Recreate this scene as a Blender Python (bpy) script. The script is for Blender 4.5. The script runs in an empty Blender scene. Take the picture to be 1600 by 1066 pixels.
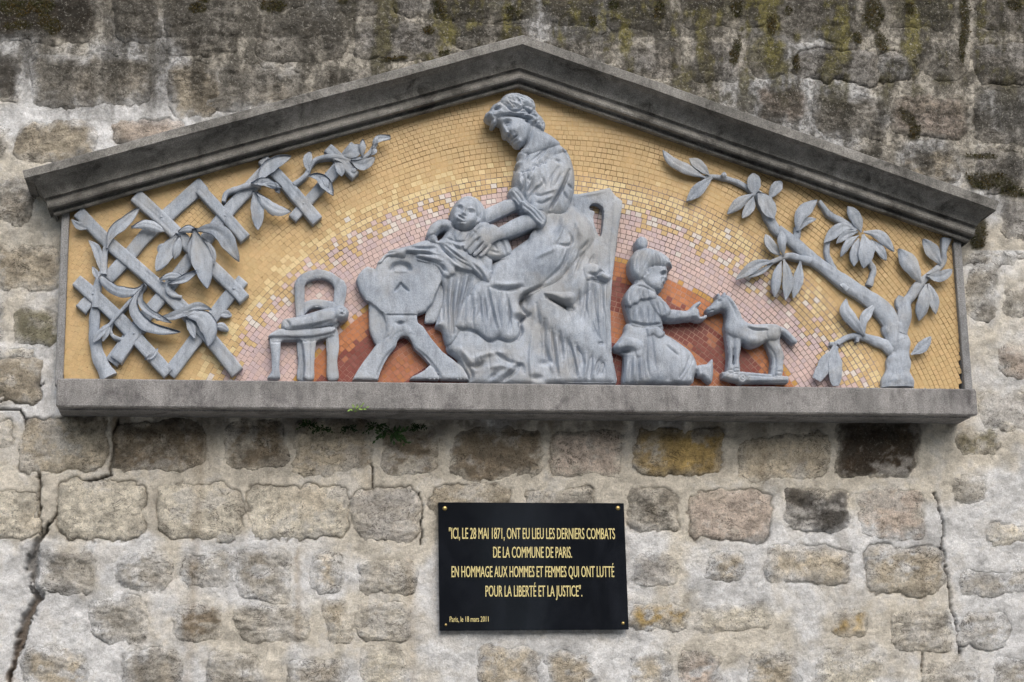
import bpy, math, random
import numpy as np
sc = bpy.context.scene
COL = sc.collection
random.seed(7)
rng = np.random.default_rng(7)
# ------------------------------------------------------------------ camera, sky, sun, exposure
EYE = 1.60                      # eye height above the pavement, metres
DIST = 5.0                      # distance of the eye from the wall face (wall face is y = 0)
YAW, TILT, ROLL, FPX = 0.149459, 0.2302215, -0.01920033, 2798.02
def cam_axes():
    cy, sy, ct, st, cr, sr = math.cos(YAW), math.sin(YAW), math.cos(TILT), math.sin(TILT), math.cos(ROLL), math.sin(ROLL)
    B = np.array([[1, 0, 0], [0, -st, ct], [0, ct, st]], float) @ np.array([[cy, sy, 0], [-sy, cy, 0], [0, 0, 1]]).T
    r, u, f = B
    return np.stack([cr*r + sr*u, -sr*r + cr*u, f])
MAX = cam_axes()
cam = bpy.data.cameras.new('camera')
cam.sensor_width = 36.0
cam.lens = FPX/1600*36.0
cam.clip_end = 400
co = bpy.data.objects.new('camera', cam)
COL.objects.link(co)
from mathutils import Matrix
co.matrix_world = Matrix([[MAX[0][0], MAX[1][0], -MAX[2][0], 0], [MAX[0][1], MAX[1][1], -MAX[2][1], -DIST],
                          [MAX[0][2], MAX[1][2], -MAX[2][2], EYE], [0, 0, 0, 1]])
sc.camera = co
w = bpy.data.worlds.new('World'); sc.world = w; w.use_nodes = True
nt = w.node_tree
bg = nt.nodes['Background']
sky = nt.nodes.new('ShaderNodeTexSky'); sky.sky_type = 'NISHITA'; sky.sun_disc = False
SUN_EL, SUN_AZ = math.radians(42), math.radians(12)     # azimuth: towards the viewer's right, in front of the wall
sky.sun_elevation = SUN_EL; sky.sun_rotation = math.radians(180) - SUN_AZ
sky.air_density = 1.6; sky.dust_density = 4.0; sky.ozone_density = 1.0
nt.links.new(sky.outputs[0], bg.inputs[0]); bg.inputs[1].default_value = 0.108
sl = bpy.data.lights.new('sun', 'SUN'); sl.energy = 1.2; sl.angle = math.radians(60); sl.color = (1.0, 0.985, 0.97)
so = bpy.data.objects.new('sun', sl); COL.objects.link(so)
from mathutils import Vector
sd_ = Vector((math.sin(SUN_AZ)*math.cos(SUN_EL), -math.cos(SUN_AZ)*math.cos(SUN_EL), math.sin(SUN_EL)))
so.rotation_euler = sd_.to_track_quat('Z', 'Y').to_euler()
so.location = (2, -6, 9)
sc.view_settings.view_transform = 'Standard'; sc.view_settings.look = 'None'
sc.view_settings.gamma = 1; sc.view_settings.use_curve_mapping = False
sc.view_settings.exposure = 0.60

# ------------------------------------------------------------------ helpers
PX = 0.00179                    # one unit of drawing on the wall = 1.79 mm
MOS = 0.030                     # mosaic face stands 3 cm in front of the wall
def U(u, v, h=0.0):
    """drawing coordinates on the wall elevation -> world x, z at distance h in front of the wall"""
    u = np.asarray(u, float) - 800; v = np.asarray(v, float) - 533
    dx = u*MAX[0][0] - v*MAX[1][0] + FPX*MAX[2][0]
    dy = u*MAX[0][1] - v*MAX[1][1] + FPX*MAX[2][1]
    dz = u*MAX[0][2] - v*MAX[1][2] + FPX*MAX[2][2]
    t = (DIST - h)/dy
    return t*dx, t*dz + EYE
def mesh_obj(name, V, Q, mat, parent=None, smooth=True, T=None, col=None, flat_from=None):
    V = np.asarray(V, np.float32).reshape(-1, 3)
    Q = np.asarray(Q, np.int32).reshape(-1, 4) if Q is not None and len(Q) else np.zeros((0, 4), np.int32)
    T = np.asarray(T, np.int32).reshape(-1, 3) if T is not None and len(T) else np.zeros((0, 3), np.int32)
    me = bpy.data.meshes.new(name)
    me.vertices.add(len(V)); me.vertices.foreach_set('co', V.ravel())
    nl = Q.size + T.size
    me.loops.add(nl); me.loops.foreach_set('vertex_index', np.concatenate([Q.ravel(), T.ravel()]).astype(np.int32))
    n = len(Q) + len(T)
    me.polygons.add(n)
    st = np.concatenate([np.arange(len(Q))*4, Q.size + np.arange(len(T))*3]).astype(np.int32)
    me.polygons.foreach_set('loop_start', st)
    sm = np.full(n, bool(smooth))
    if flat_from is not None: sm[flat_from:] = False
    me.polygons.foreach_set('use_smooth', sm)
    me.update(calc_edges=True)
    if col is not None:
        a = me.color_attributes.new('tint', 'FLOAT_COLOR', 'POINT')
        c = np.ones((len(V), 4), np.float32); c[:, :col.shape[1]] = col
        a.data.foreach_set('color', c.ravel())
    me.validate()
    if mat: me.materials.append(mat)
    o = bpy.data.objects.new(name, me); COL.objects.link(o)
    if parent: o.parent = parent
    return o
def tag(o, label=None, cat=None, group=None, kind=None):
    if label: o['label'] = label
    if cat: o['category'] = cat
    if group: o['group'] = group
    if kind: o['kind'] = kind
    return o
def thing(name, label, cat, loc=(0, 0, 0), group=None):
    o = bpy.data.objects.new(name, None); COL.objects.link(o); o.location = loc
    o.empty_display_size = 0.1
    return tag(o, label, cat, group)
def adopt(root):
    """keep parts where they were built when the root stands elsewhere"""
    inv = Matrix.Translation(-Vector(root.location))
    for c in root.children: c.matrix_parent_inverse = inv
def boxes(name, B, mat, parent=None, smooth=False):
    V, Q = [], []
    for (x0, x1, y0, y1, z0, z1) in B:
        b = len(V)
        V += [(x0,y0,z0),(x1,y0,z0),(x1,y1,z0),(x0,y1,z0),(x0,y0,z1),(x1,y0,z1),(x1,y1,z1),(x0,y1,z1)]
        Q += [(b,b+3,b+2,b+1),(b+4,b+5,b+6,b+7),(b,b+1,b+5,b+4),(b+1,b+2,b+6,b+5),(b+2,b+3,b+7,b+6),(b+3,b,b+4,b+7)]
    return mesh_obj(name, V, Q, mat, parent, smooth)
# value noise on arrays
_tab = rng.random((8, 256, 256))
def vn(x, y, k=0):
    T = _tab[k % 8]
    xi = np.floor(x).astype(int); yi = np.floor(y).astype(int)
    fx = x - xi; fy = y - yi
    fx = fx*fx*(3-2*fx); fy = fy*fy*(3-2*fy)
    a = T[xi & 255, yi & 255]; b = T[(xi+1) & 255, yi & 255]; c = T[xi & 255, (yi+1) & 255]; d = T[(xi+1) & 255, (yi+1) & 255]
    return (a*(1-fx)+b*fx)*(1-fy) + (c*(1-fx)+d*fx)*fy
def fbm(x, y, s, o=4, k=0, g=0.5):
    r = 0; a = 1; t = 0
    for i in range(o):
        r = r + a*(vn(x/s + 17.3*k + 5*i, y/s + 9.1*k + 3*i, k+i) - 0.5); t += a; a *= g; s = s/2.03
    return 2*r/t
def sstep(a, b, x):
    t = np.clip((x-a)/(b-a), 0, 1); return t*t*(3-2*t)
def spl(P, closed=True, n=6):
    P = np.asarray(P, float); N = len(P); out = []
    rng_ = range(N) if closed else range(N-1)
    for i in rng_:
        if closed: p0, p1, p2, p3 = P[i-1], P[i], P[(i+1) % N], P[(i+2) % N]
        else: p0, p1, p2, p3 = P[max(i-1, 0)], P[i], P[i+1], P[min(i+2, N-1)]
        for k in range(n):
            t = k/n
            out.append(0.5*((2*p1) + (-p0+p2)*t + (2*p0-5*p1+4*p2-p3)*t*t + (-p0+3*p1-3*p2+p3)*t**3))
    if not closed: out.append(P[-1])
    return np.array(out)

# ------------------------------------------------------------------ materials
def nodes_mat(name):
    m = bpy.data.materials.new(name); m.use_nodes = True
    t = m.node_tree; b = t.nodes['Principled BSDF']
    return m, t, b
def N(t, kind, **kw):
    n = t.nodes.new(kind)
    for k, v in kw.items(): setattr(n, k, v)
    return n
def noise(t, vec, scale, detail=6, rough=0.6, dist=0.0):
    n = N(t, 'ShaderNodeTexNoise'); n.inputs['Scale'].default_value = scale; n.inputs['Detail'].default_value = detail
    n.inputs['Roughness'].default_value = rough; n.inputs['Distortion'].default_value = dist
    t.links.new(vec, n.inputs['Vector']); return n.outputs['Fac']
def ramp(t, fac, stops):
    r = N(t, 'ShaderNodeValToRGB'); e = r.color_ramp.elements
    while len(e) < len(stops): e.new(0.5)
    for i, (p, c) in enumerate(stops):
        e[i].position = p; e[i].color = (c, c, c, 1) if not hasattr(c, '__len__') else (*c, 1)
    t.links.new(fac, r.inputs[0]); return r.outputs[0]
def mix(t, a, b, fac, mode='MIX'):
    m = N(t, 'ShaderNodeMix', data_type='RGBA', blend_type=mode)
    for s, x in ((m.inputs[0], fac), (m.inputs[6], a), (m.inputs[7], b)):
        if isinstance(x, (int, float)): s.default_value = x
        elif isinstance(x, tuple): s.default_value = (*x, 1)
        else: t.links.new(x, s)
    return m.outputs[2]
def vec(t, sx=1, sy=1, sz=1):
    g = N(t, 'ShaderNodeNewGeometry'); m = N(t, 'ShaderNodeMapping'); m.inputs['Scale'].default_value = (sx, sy, sz)
    t.links.new(g.outputs['Position'], m.inputs[0]); return m.outputs[0]
def bump(t, b, hs, prev=None):
    for (h, s, d) in hs:
        n = N(t, 'ShaderNodeBump'); n.inputs['Strength'].default_value = s; n.inputs['Distance'].default_value = d
        t.links.new(h, n.inputs['Height'])
        if prev: t.links.new(prev, n.inputs['Normal'])
        prev = n.outputs[0]
    t.links.new(prev, b.inputs['Normal'])
def math_(t, op, a, b=0.0):
    m = N(t, 'ShaderNodeMath', operation=op)
    for s, x in ((m.inputs[0], a), (m.inputs[1], b)):
        if isinstance(x, (int, float)): s.default_value = x
        else: t.links.new(x, s)
    return m.outputs[0]

def mat_wall(name, coarse, pit, fine, crev):
    m, t, b = nodes_mat(name)
    at = N(t, 'ShaderNodeAttribute', attribute_name='tint'); al = at.outputs['Alpha']
    p = vec(t)
    nm = noise(t, p, 9, 9, 0.7, 0.5); n1 = noise(t, p, 24, 8, 0.68); n2 = noise(t, p, 95, 7, 0.75, 0.4); n3 = noise(t, p, 250, 7, 0.85)
    c = mix(t, at.outputs['Color'], ramp(t, nm, [(0.34, 0.72), (0.5, 1.0), (0.66, 1.16)]), 0.5, 'MULTIPLY')
    c = mix(t, c, ramp(t, n1, [(0.30, 0.62), (0.5, 1.0), (0.72, 1.25)]), coarse, 'MULTIPLY')
    c = mix(t, c, ramp(t, n2, [(0.32, 0.40), (0.46, 0.97), (0.72, 1.32)]), coarse, 'MULTIPLY')
    c = mix(t, c, ramp(t, n3, [(0.36, 0.22), (0.47, 0.95), (0.60, 1.40)]), fine, 'MULTIPLY')
    # grime specks and pale lichen specks, stronger where the wall is dirty (alpha of tint)
    grime = math_(t, 'MULTIPLY', ramp(t, noise(t, p, 60, 8, 0.8, 0.6), [(0.46, 0), (0.55, 1)]), al)
    c = mix(t, c, (0.040, 0.037, 0.031), math_(t, 'MULTIPLY', grime, 0.75))
    pale = math_(t, 'MULTIPLY', ramp(t, noise(t, p, 130, 6, 0.8, 0.2), [(0.56, 0), (0.62, 1)]), al)
    c = mix(t, c, (0.52, 0.50, 0.46), math_(t, 'MULTIPLY', pale, 0.62))
    # pits and thin broken crevices in the rock
    vo = N(t, 'ShaderNodeTexVoronoi'); vo.inputs['Scale'].default_value = 120; t.links.new(p, vo.inputs['Vector'])
    sp = math_(t, 'MULTIPLY', ramp(t, vo.outputs['Distance'], [(0.10, 1.0), (0.28, 0.0)]), ramp(t, noise(t, p, 14, 3), [(0.48, 0), (0.60, 1)]))
    c = mix(t, c, (0.040, 0.034, 0.027), math_(t, 'MULTIPLY', sp, pit))
    cv = noise(t, vec(t, 1, 1, 1.9), 13, 7, 0.66, 1.0)
    rd = ramp(t, math_(t, 'ABSOLUTE', math_(t, 'SUBTRACT', cv, 0.5)), [(0.002, 1), (0.016, 0)])
    rd = math_(t, 'MULTIPLY', rd, ramp(t, noise(t, p, 10, 5, 0.6), [(0.47, 0), (0.58, 1)]))
    c = mix(t, c, (0.035, 0.029, 0.022), math_(t, 'MULTIPLY', rd, crev))
    t.links.new(c, b.inputs['Base Color']); b.inputs['Roughness'].default_value = 0.95
    b.inputs['Specular IOR Level'].default_value = 0.2
    bump(t, b, [(n1, 0.35+0.55*coarse, 0.014), (n2, 0.3+0.8*coarse, 0.008), (n3, 0.3+fine, 0.003), (sp, -0.5, 0.003), (rd, -crev, 0.006)])
    return m
M = {}
M['mortar'] = mat_wall('lime mortar', 0.38, 0.25, 0.40, 0.22)
M['stone'] = mat_wall('rubble limestone', 0.85, 0.75, 0.62, 0.9)

def mat_zinc():
    m, t, b = nodes_mat('grey painted cast relief')
    p = vec(t); ps = vec(t, 1, 1, 0.28)
    n1 = noise(t, p, 9, 5, 0.6); n2 = noise(t, ps, 60, 5, 0.6, 0.3); n3 = noise(t, p, 420, 3, 0.6)
    c = mix(t, (0.272, 0.316, 0.388), (0.415, 0.460, 0.535), ramp(t, n1, [(0.35, 0), (0.65, 1)]))
    c = mix(t, c, ramp(t, n2, [(0.30, 0.60), (0.5, 1.0), (0.72, 1.2)]), 0.65, 'MULTIPLY')
    c = mix(t, c, ramp(t, n3, [(0.3, 0.6), (0.6, 1.12)]), 0.7, 'MULTIPLY')
    c = mix(t, c, (0.150, 0.162, 0.185), math_(t, 'MULTIPLY', ramp(t, noise(t, ps, 26, 8, 0.75, 0.8), [(0.54, 0), (0.68, 1)]), 0.34))
    c = mix(t, c, (0.34, 0.32, 0.285), math_(t, 'MULTIPLY', ramp(t, noise(t, p, 6, 4), [(0.52, 0), (0.66, 1)]), 0.40))
    t.links.new(c, b.inputs['Base Color']); b.inputs['Roughness'].default_value = 0.62
    b.inputs['Specular IOR Level'].default_value = 0.35
    bump(t, b, [(noise(t, p, 45, 6, 0.7), 0.5, 0.005), (n2, 0.4, 0.003), (n3, 0.5, 0.0016)])
    return m
M['zinc'] = mat_zinc()
def mat_cast(name, c0, c1, soot, sc_=1.0):
    m, t, b = nodes_mat(name)
    p = vec(t); ps = vec(t, 1, 1, 0.25)
    n1 = noise(t, p, 5, 6, 0.65, 0.4); n2 = noise(t, ps, 45, 6, 0.65); n3 = noise(t, p, 520, 3, 0.65)
    c = mix(t, c0, c1, ramp(t, n1, [(0.38, 0), (0.62, 1)]))
    c = mix(t, c, soot, ramp(t, noise(t, p, 11, 8, 0.72, 0.6), [(0.50, 0), (0.66, 0.85)]))
    c = mix(t, c, ramp(t, n2, [(0.25, 0.6), (0.5, 1.0), (0.75, 1.3)]), 0.8, 'MULTIPLY')
    c = mix(t, c, ramp(t, noise(t, p, 330, 6, .8), [(0.38, 0.3), (0.5, 1.0), (0.60, 1.7)]), 0.62, 'MULTIPLY')
    t.links.new(c, b.inputs['Base Color']); b.inputs['Roughness'].default_value = 0.92
    b.inputs['Specular IOR Level'].default_value = 0.25
    bump(t, b, [(noise(t, p, 30, 5), 0.4, 0.004), (n3, 0.5, 0.0016)])
    return m
M['cornice'] = mat_cast('sooty cornice stone', (0.130, 0.128, 0.123), (0.262, 0.257, 0.248), (0.046, 0.044, 0.041))
M['sill'] = mat_cast('grey sill stone', (0.19, 0.188, 0.190), (0.285, 0.280, 0.283), (0.105, 0.100, 0.106))
M['frame'] = mat_cast('grey frame stone', (0.21, 0.215, 0.225), (0.27, 0.272, 0.28), (0.14, 0.14, 0.14))
def mat_tess():
    m, t, b = nodes_mat('glazed tesserae')
    at = N(t, 'ShaderNodeAttribute', attribute_name='tint'); p = vec(t)
    c = mix(t, at.outputs['Color'], ramp(t, noise(t, p, 3.2, 5, 0.6), [(0.3, 0.88), (0.7, 1.08)]), 1.0, 'MULTIPLY')
    c = mix(t, c, ramp(t, noise(t, p, 240, 3), [(0.3, 0.86), (0.7, 1.1)]), 0.8, 'MULTIPLY')
    t.links.new(c, b.inputs['Base Color']); b.inputs['Roughness'].default_value = 0.42
    b.inputs['Specular IOR Level'].default_value = 0.35
    bump(t, b, [(noise(t, p, 160, 3), 0.2, 0.001)])
    return m
M['tess'] = mat_tess()
def mat_simple(name, c, rough=0.6, metal=0.0, var=0.25, scale=60, bs=0.2, spec=0.4):
    m, t, b = nodes_mat(name); p = vec(t); n = noise(t, p, scale, 5)
    cc = mix(t, c, ramp(t, n, [(0.3, 1-var), (0.7, 1+var)]), 1.0, 'MULTIPLY')
    t.links.new(cc, b.inputs['Base Color']); b.inputs['Roughness'].default_value = rough; b.inputs['Metallic'].default_value = metal
    b.inputs['Specular IOR Level'].default_value = spec
    bump(t, b, [(n, bs, 0.002)])
    return m
def mat_grout():
    m, t, b = nodes_mat('mosaic grout')
    at = N(t, 'ShaderNodeAttribute', attribute_name='tint'); p = vec(t)
    c = mix(t, at.outputs['Color'], ramp(t, noise(t, p, 12, 5), [(0.4, 0.45), (0.62, 1.15)]), 1.0, 'MULTIPLY')
    t.links.new(c, b.inputs['Base Color']); b.inputs['Roughness'].default_value = 0.95
    return m
M['grout'] = mat_grout()
M['brass'] = mat_simple('tarnished brass screw', (0.50, 0.38, 0.16), 0.35, 0.9, 0.2, 300)
M['gold'] = mat_simple('gold lettering', (0.62, 0.54, 0.25), 0.5, 0.0, 0.12, 400, 0.05)
def mat_leafgreen(name, a, b_):
    m, t, b = nodes_mat(name); p = vec(t)
    c = mix(t, a, b_, ramp(t, noise(t, p, 30, 4), [(0.38, 0), (0.62, 1)]))
    c = mix(t, c, ramp(t, noise(t, p, 300, 3), [(0.3, 0.6), (0.7, 1.3)]), 0.7, 'MULTIPLY')
    t.links.new(c, b.inputs['Base Color']); b.inputs['Roughness'].default_value = 0.8; b.inputs['Specular IOR Level'].default_value = 0.2
    return m
M['moss'] = mat_leafgreen('moss', (0.030, 0.034, 0.008), (0.060, 0.040, 0.010))
M['sprout'] = mat_leafgreen('pale sprout', (0.20, 0.34, 0.08), (0.32, 0.45, 0.14))
M['fern'] = mat_leafgreen('dark weed', (0.012, 0.030, 0.008), (0.022, 0.052, 0.014))
# ------------------------------------------------------------------ pavement and the house across the street
M['paving'] = mat_simple('pavement', (0.20, 0.20, 0.19), 0.9, 0, 0.2, 8)
gx = boxes('pavement', [(-60, 60, -60, 0.3, -0.3, 0.0)], M['paving']); tag(gx, kind='structure')
M['far'] = mat_simple('far house render', (0.16, 0.155, 0.15), 0.9, 0, 0.15, 2)
M['farwin'] = mat_simple('far house window glass', (0.03, 0.035, 0.045), 0.15, 0, 0.1, 2, 0, 0.6)
hs = thing('house', 'dark rendered house across the street, facing the stone wall', 'house', (4, -22, 0))
boxes('wall', [(-26, 34, -30, -22, 0, 9.0)], M['far'], hs)
fw = None
for i in range(14):
    for j in range(2):
        x = -23 + i*4.0
        if fw is None: fw = boxes('window', [(x, x+1.2, -22.0, -21.9, 2.5+j*3.4, 4.5+j*3.4)], M['farwin'], hs); x0_, z0_ = x, 0
        else:
            c = fw.copy(); COL.objects.link(c); c.location = (x-x0_, 0, j*3.4); c.parent = hs
M['stripe'] = mat_simple('pale reflection stripe', (0.62, 0.61, 0.58), 0.8, 0, 0.1, 3)
for i in range(7): boxes('reflection_stripe', [(-8+i*2.3, -7.3+i*2.3+.3*(i % 2), -21.75, -21.9, 0, 9.0)], M['stripe'], hs)  # invented pale stripes on the unseen facade, added to reflect in the plaque
adopt(hs)

# ------------------------------------------------------------------ stone wall
# x0, y0, x1, y1, colour key, proud (mm), rough (mm), outline crack 0..1, dirt 0..1
KEY = dict(c=(0.59,0.555,0.48), g=(0.40,0.38,0.345), d=(0.12,0.115,0.11), b=(0.27,0.225,0.17), w=(0.50,0.50,0.50), o=(0.40,0.29,0.12),
           p=(0.50,0.43,0.38), t=(0.46,0.41,0.33), k=(0.055,0.042,0.032), l=(0.28,0.265,0.19), v=(0.44,0.425,0.41))
STONES = [
 (-60,-10,150,70,'k',5,6,.2,1),(176,-10,250,68,'g',4,9,.1,.8),(258,-8,378,88,'g',5,11,.1,.8),(396,28,538,98,'g',6,8,.2,.6),(400,-30,480,18,'g',2,6,0,.8),
 (-40,82,34,160,'d',6,9,.3,.6),(48,86,238,166,'g',5,7,.1,.7),(262,98,350,180,'t',3,9,.1,.6),(322,104,472,178,'g',4,8,.1,.5),(480,110,600,160,'g',3,7,.1,.6),
 (22,190,152,254,'t',5,7,.2,.5),(176,184,288,232,'p',6,5,.6,.2),(-60,190,12,262,'g',3,6,0,.4),(-50,280,50,352,'g',6,10,.2,.6),
 (-40,380,93,456,'t',3,8,.2,.3),(18,484,93,542,'l',5,4,.4,.2),(-40,468,8,540,'w',2,4,0,.1),(-40,545,54,562,'c',3,3,.3,.1),(-60,562,66,626,'t',9,6,.9,.45),(-40,654,22,702,'c',4,4,.5,.1),
 (34,650,162,738,'t',6,6,.8,.5),(182,655,322,736,'b',4,8,.5,.5),(346,655,452,737,'b',2,6,.1,.4),(458,655,582,742,'t',4,6,.1,.3),(594,665,690,746,'b',2,8,.1,.5),(702,668,850,748,'b',2,7,.1,.4),
 (858,672,976,744,'p',3,6,.3,.3),(990,668,1130,742,'o',6,6,.6,.25),(1156,680,1300,752,'t',3,6,.4,.3),(1306,652,1433,748,'k',3,10,.6,.6),
 (-60,768,62,836,'c',5,7,.6,.2),(90,754,226,841,'c',9,4,.9,.1),(246,756,376,842,'c',6,5,.6,.1),(388,760,542,842,'c',8,5,.8,.15),(550,764,656,846,'v',7,7,.7,.2),(672,760,800,800,'t',4,5,.7,.3),(820,764,922,800,'g',4,6,.6,.4),
 (974,764,1056,832,'g',6,10,.5,.8),(1076,764,1201,844,'p',8,5,.7,.15),(1224,762,1327,833,'d',5,12,.4,.7),(1340,762,1446,842,'p',3,5,.1,.1),(1484,738,1542,792,'g',3,7,0,.4),(1545,818,1640,850,'c',7,4,.5,.1),
 (62,860,152,930,'g',4,9,.1,.8),(178,862,272,926,'g',2,9,0,.6),(276,864,374,918,'g',2,7,0,.3),(368,855,456,942,'g',3,6,.1,.3),(483,858,542,932,'t',3,7,0,.3),(556,872,656,932,'g',3,8,0,.5),
 (1096,860,1168,912,'t',3,6,.2,.3),(1188,854,1328,914,'t',6,6,.5,.3),(1354,854,1479,930,'t',6,5,.7,.3),(1498,888,1640,932,'g',3,7,0,.4),(985,862,1060,914,'v',2,6,.1,.3),
 (143,933,237,1007,'g',5,8,.3,.5),(264,938,347,1002,'b',2,7,0,.3),(366,940,482,1004,'g',3,8,0,.6),(508,938,546,1003,'t',5,4,.3,.1),(554,940,642,1002,'g',3,7,0,.4),(982,943,1078,988,'o',4,6,.1,.4),
 (1086,940,1214,988,'c',2,5,.1,.1),(1300,950,1363,994,'o',4,6,.1,.3),(1392,956,1492,1018,'g',4,9,.2,.7),(1496,958,1575,1013,'g',6,5,.5,.4),
 (33,1012,137,1090,'t',5,7,.2,.4),(192,1012,288,1090,'g',5,7,.3,.5),(316,1018,412,1090,'g',5,9,.3,.7),(452,1026,542,1090,'g',4,7,.1,.5),(560,1008,642,1090,'c',2,6,0,.2),(743,1006,842,1090,'t',4,4,.4,.1),
 (852,1016,932,1090,'t',3,8,.1,.4),(978,1018,1050,1090,'t',3,7,0,.3),(1056,1016,1132,1090,'p',3,8,.1,.3),(1162,1016,1252,1090,'t',3,6,0,.2),(1276,1014,1380,1090,'c',3,6,0,.2),(1440,1030,1530,1090,'g',3,7,.1,.4),(1550,1026,1640,1090,'g',3,7,0,.3),
 (1508,418,1556,500,'g',3,9,.1,.5),(1562,446,1640,492,'g',3,9,.1,.6),(1560,540,1640,592,'p',3,6,.1,.2),(1526,612,1620,672,'v',2,6,0,.4),(1496,672,1560,716,'l',3,8,0,.6),(1500,392,1600,404,'w',2,5,0,.2),
 (530,-20,598,28,'g',6,6,.2,.6),(616,-20,662,28,'v',6,6,.3,.5),(674,-10,842,34,'l',4,7,.1,.8),(553,36,694,96,'v',5,9,.3,.8),(700,34,824,76,'g',5,6,.3,.7),(850,-20,936,44,'l',3,7,0,.9),(944,-20,1052,50,'l',3,8,0,.9),
 (842,56,960,100,'g',3,7,0,.8),(968,60,1062,128,'v',4,9,.1,.8),(1072,56,1156,128,'v',4,9,.1,.9),(1062,-20,1204,46,'l',4,8,.1,.9),(1212,-10,1334,66,'g',4,8,.2,.9),(1376,-20,1496,50,'l',4,8,.1,.9),(1526,-20,1640,54,'v',4,8,.1,.8),
 (1166,52,1232,122,'l',3,8,.1,.9),(1238,78,1372,129,'v',8,8,.8,.6),(1370,80,1430,129,'w',12,3,.7,.1),(1436,62,1514,126,'g',3,9,.1,.8),(1520,68,1640,129,'v',7,8,.6,.6),
 (1176,134,1262,196,'p',3,9,.1,.7),(1268,146,1384,218,'g',4,10,.2,.8),(1390,148,1512,218,'p',6,10,.3,.7),(1518,140,1640,226,'w',6,6,.3,.4),(1300,226,1400,272,'g',3,8,0,.7),(1404,232,1500,296,'t',3,8,.1,.6),(1520,236,1640,300,'v',4,8,.2,.6),
 (1562,316,1640,380,'v',4,7,.1,.4),(1500,392,1590,414,'g',2,6,0,.4),
]
# the wall carries on past the frame: plain random coursed stones
def course_fill():
    r = random.Random(3); out = []
    for y in range(-290, 1370, 92):
        for (xa, xb) in ((-430, -62), (1645, 2010)):
            x = xa
            while x < xb-40:
                wd = r.randint(70, 125); out.append((x, y, min(x+wd, xb), y+70, r.choice('cgtgv'), 4, 7, .2, .7 if y < 200 else .3)); x += wd+18
    for x in range(-60, 1640, 118): out.append((x, 1104, x+98, 1168, r.choice('cgtc'), 4, 7, .2, .3))
    for x in range(-60, 1640, 130): out.append((x, -200, x+108, -128, r.choice('gdgl'), 4, 7, .2, .9)); out.append((x-40, 1190, x+70, 1256, r.choice('cgtc'), 4, 7, .2, .3))
    for x in range(-60, 1640, 118): out.append((x, -108, x+98, -36, r.choice('gdgl'), 4, 7, .2, .9))
    return out
STONES += course_fill()
WX0, WX1, WY0, WY1, WS = -450, 2030, -310, 1400, 2.5
PED = np.array([(36,268),(817,56),(1560,314),(1510,380),(1528,608),(1528,650),(88,636),(88,592),(97,340)], float)
def inpoly(X, Y, P):
    r = np.zeros(X.shape, bool); j = len(P)-1
    for i in range(len(P)):
        xi, yi = P[i]; xj, yj = P[j]
        if yi != yj: r ^= ((yi > Y) != (yj > Y)) & (X < (xj-xi)*(Y-yi)/(yj-yi)+xi)
        j = i
    return r
def pdist(X, Y, P, closed=False):
    P = np.asarray(P, float); d = np.full(X.shape, 1e9); k = len(P) if closed else len(P)-1; tt = np.zeros(X.shape)
    for i in range(k):
        ax, ay = P[i]; bx, by = P[(i+1) % len(P)]; L = (bx-ax)**2+(by-ay)**2+1e-9
        t = np.clip(((X-ax)*(bx-ax)+(Y-ay)*(by-ay))/L, 0, 1)
        q = np.hypot(X-ax-t*(bx-ax), Y-ay-t*(by-ay)); m = q < d
        d = np.where(m, q, d); tt = np.where(m, (i+t)/k, tt)
    return d, tt
def ell(X, Y, cx, cy, rx, ry, a=0):
    c, s = math.cos(math.radians(a)), math.sin(math.radians(a)); dx, dy = X-cx, Y-cy
    return np.hypot((dx*c+dy*s)/rx, (-dx*s+dy*c)/ry)
def base_h(X, Y):            # metres
    return 0.007*fbm(X, Y, 90, 3, 1) + 0.0065*fbm(X, Y, 28, 4, 2, 0.62)
MOSS = [(20,14,34,16,0),(62,8,26,14,0),(78,40,22,16,30),(30,42,22,9,0),(310,14,16,8,0),(428,10,22,10,0),(535,3,8,6,0),(688,14,8,20,-25),(668,48,10,8,20),(614,94,24,4,-8),(694,84,12,5,-20),(800,20,12,9,0),
        (958,10,10,9,0),(1364,26,15,32,-8),(1376,66,12,18,-25),(1508,30,9,44,0),(1502,80,6,24,0),(1418,186,18,10,50),(1428,206,10,14,20),(1534,246,34,5,4),(1546,284,44,14,6),(1580,300,24,9,10),(1244,100,5,16,0),(1150,80,9,26,10),
        (1205,40,9,20,0),(1340,60,9,9,0),(1585,8,12,10,0),(1030,14,10,20,0),(1150,14,12,14,0),(1530,352,16,22,10),(1526,382,12,10,0),(320,2,8,5,0),(1420,16,8,12,0),(1230,18,7,10,0),(925,34,7,10,0)]
def moss_mask(X, Y):
    m = np.zeros(X.shape)
    nz = fbm(X, Y, 16, 4, 5, 0.7)
    for (cx, cy, rx, ry, a) in MOSS: m = np.maximum(m, sstep(1.15, 0.70, ell(X, Y, cx, cy, rx, ry, a) + 0.55*nz))
    return m
DRIPS = [((312,700),(310,760),(306,850),(300,930),(292,1070),9,.5),((466,860),(466,1000),5,.5),((178,655),(182,720),5,.6),((1318,835),(1322,1000),9,.3),((1440,800),(1442,1010),6,.3),((560,650),(575,770),6,.5),
         ((640,870),(645,1060),8,.35),((1196,670),(1190,745),7,.3),((235,60),(225,230),12,.5),((1110,0),(1105,130),14,.5),((1500,90),(1508,260),12,.6),((1235,60),(1244,130),10,.5),((860,660),(862,745),6,.35),((420,740),(424,860),5,.25)]
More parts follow.
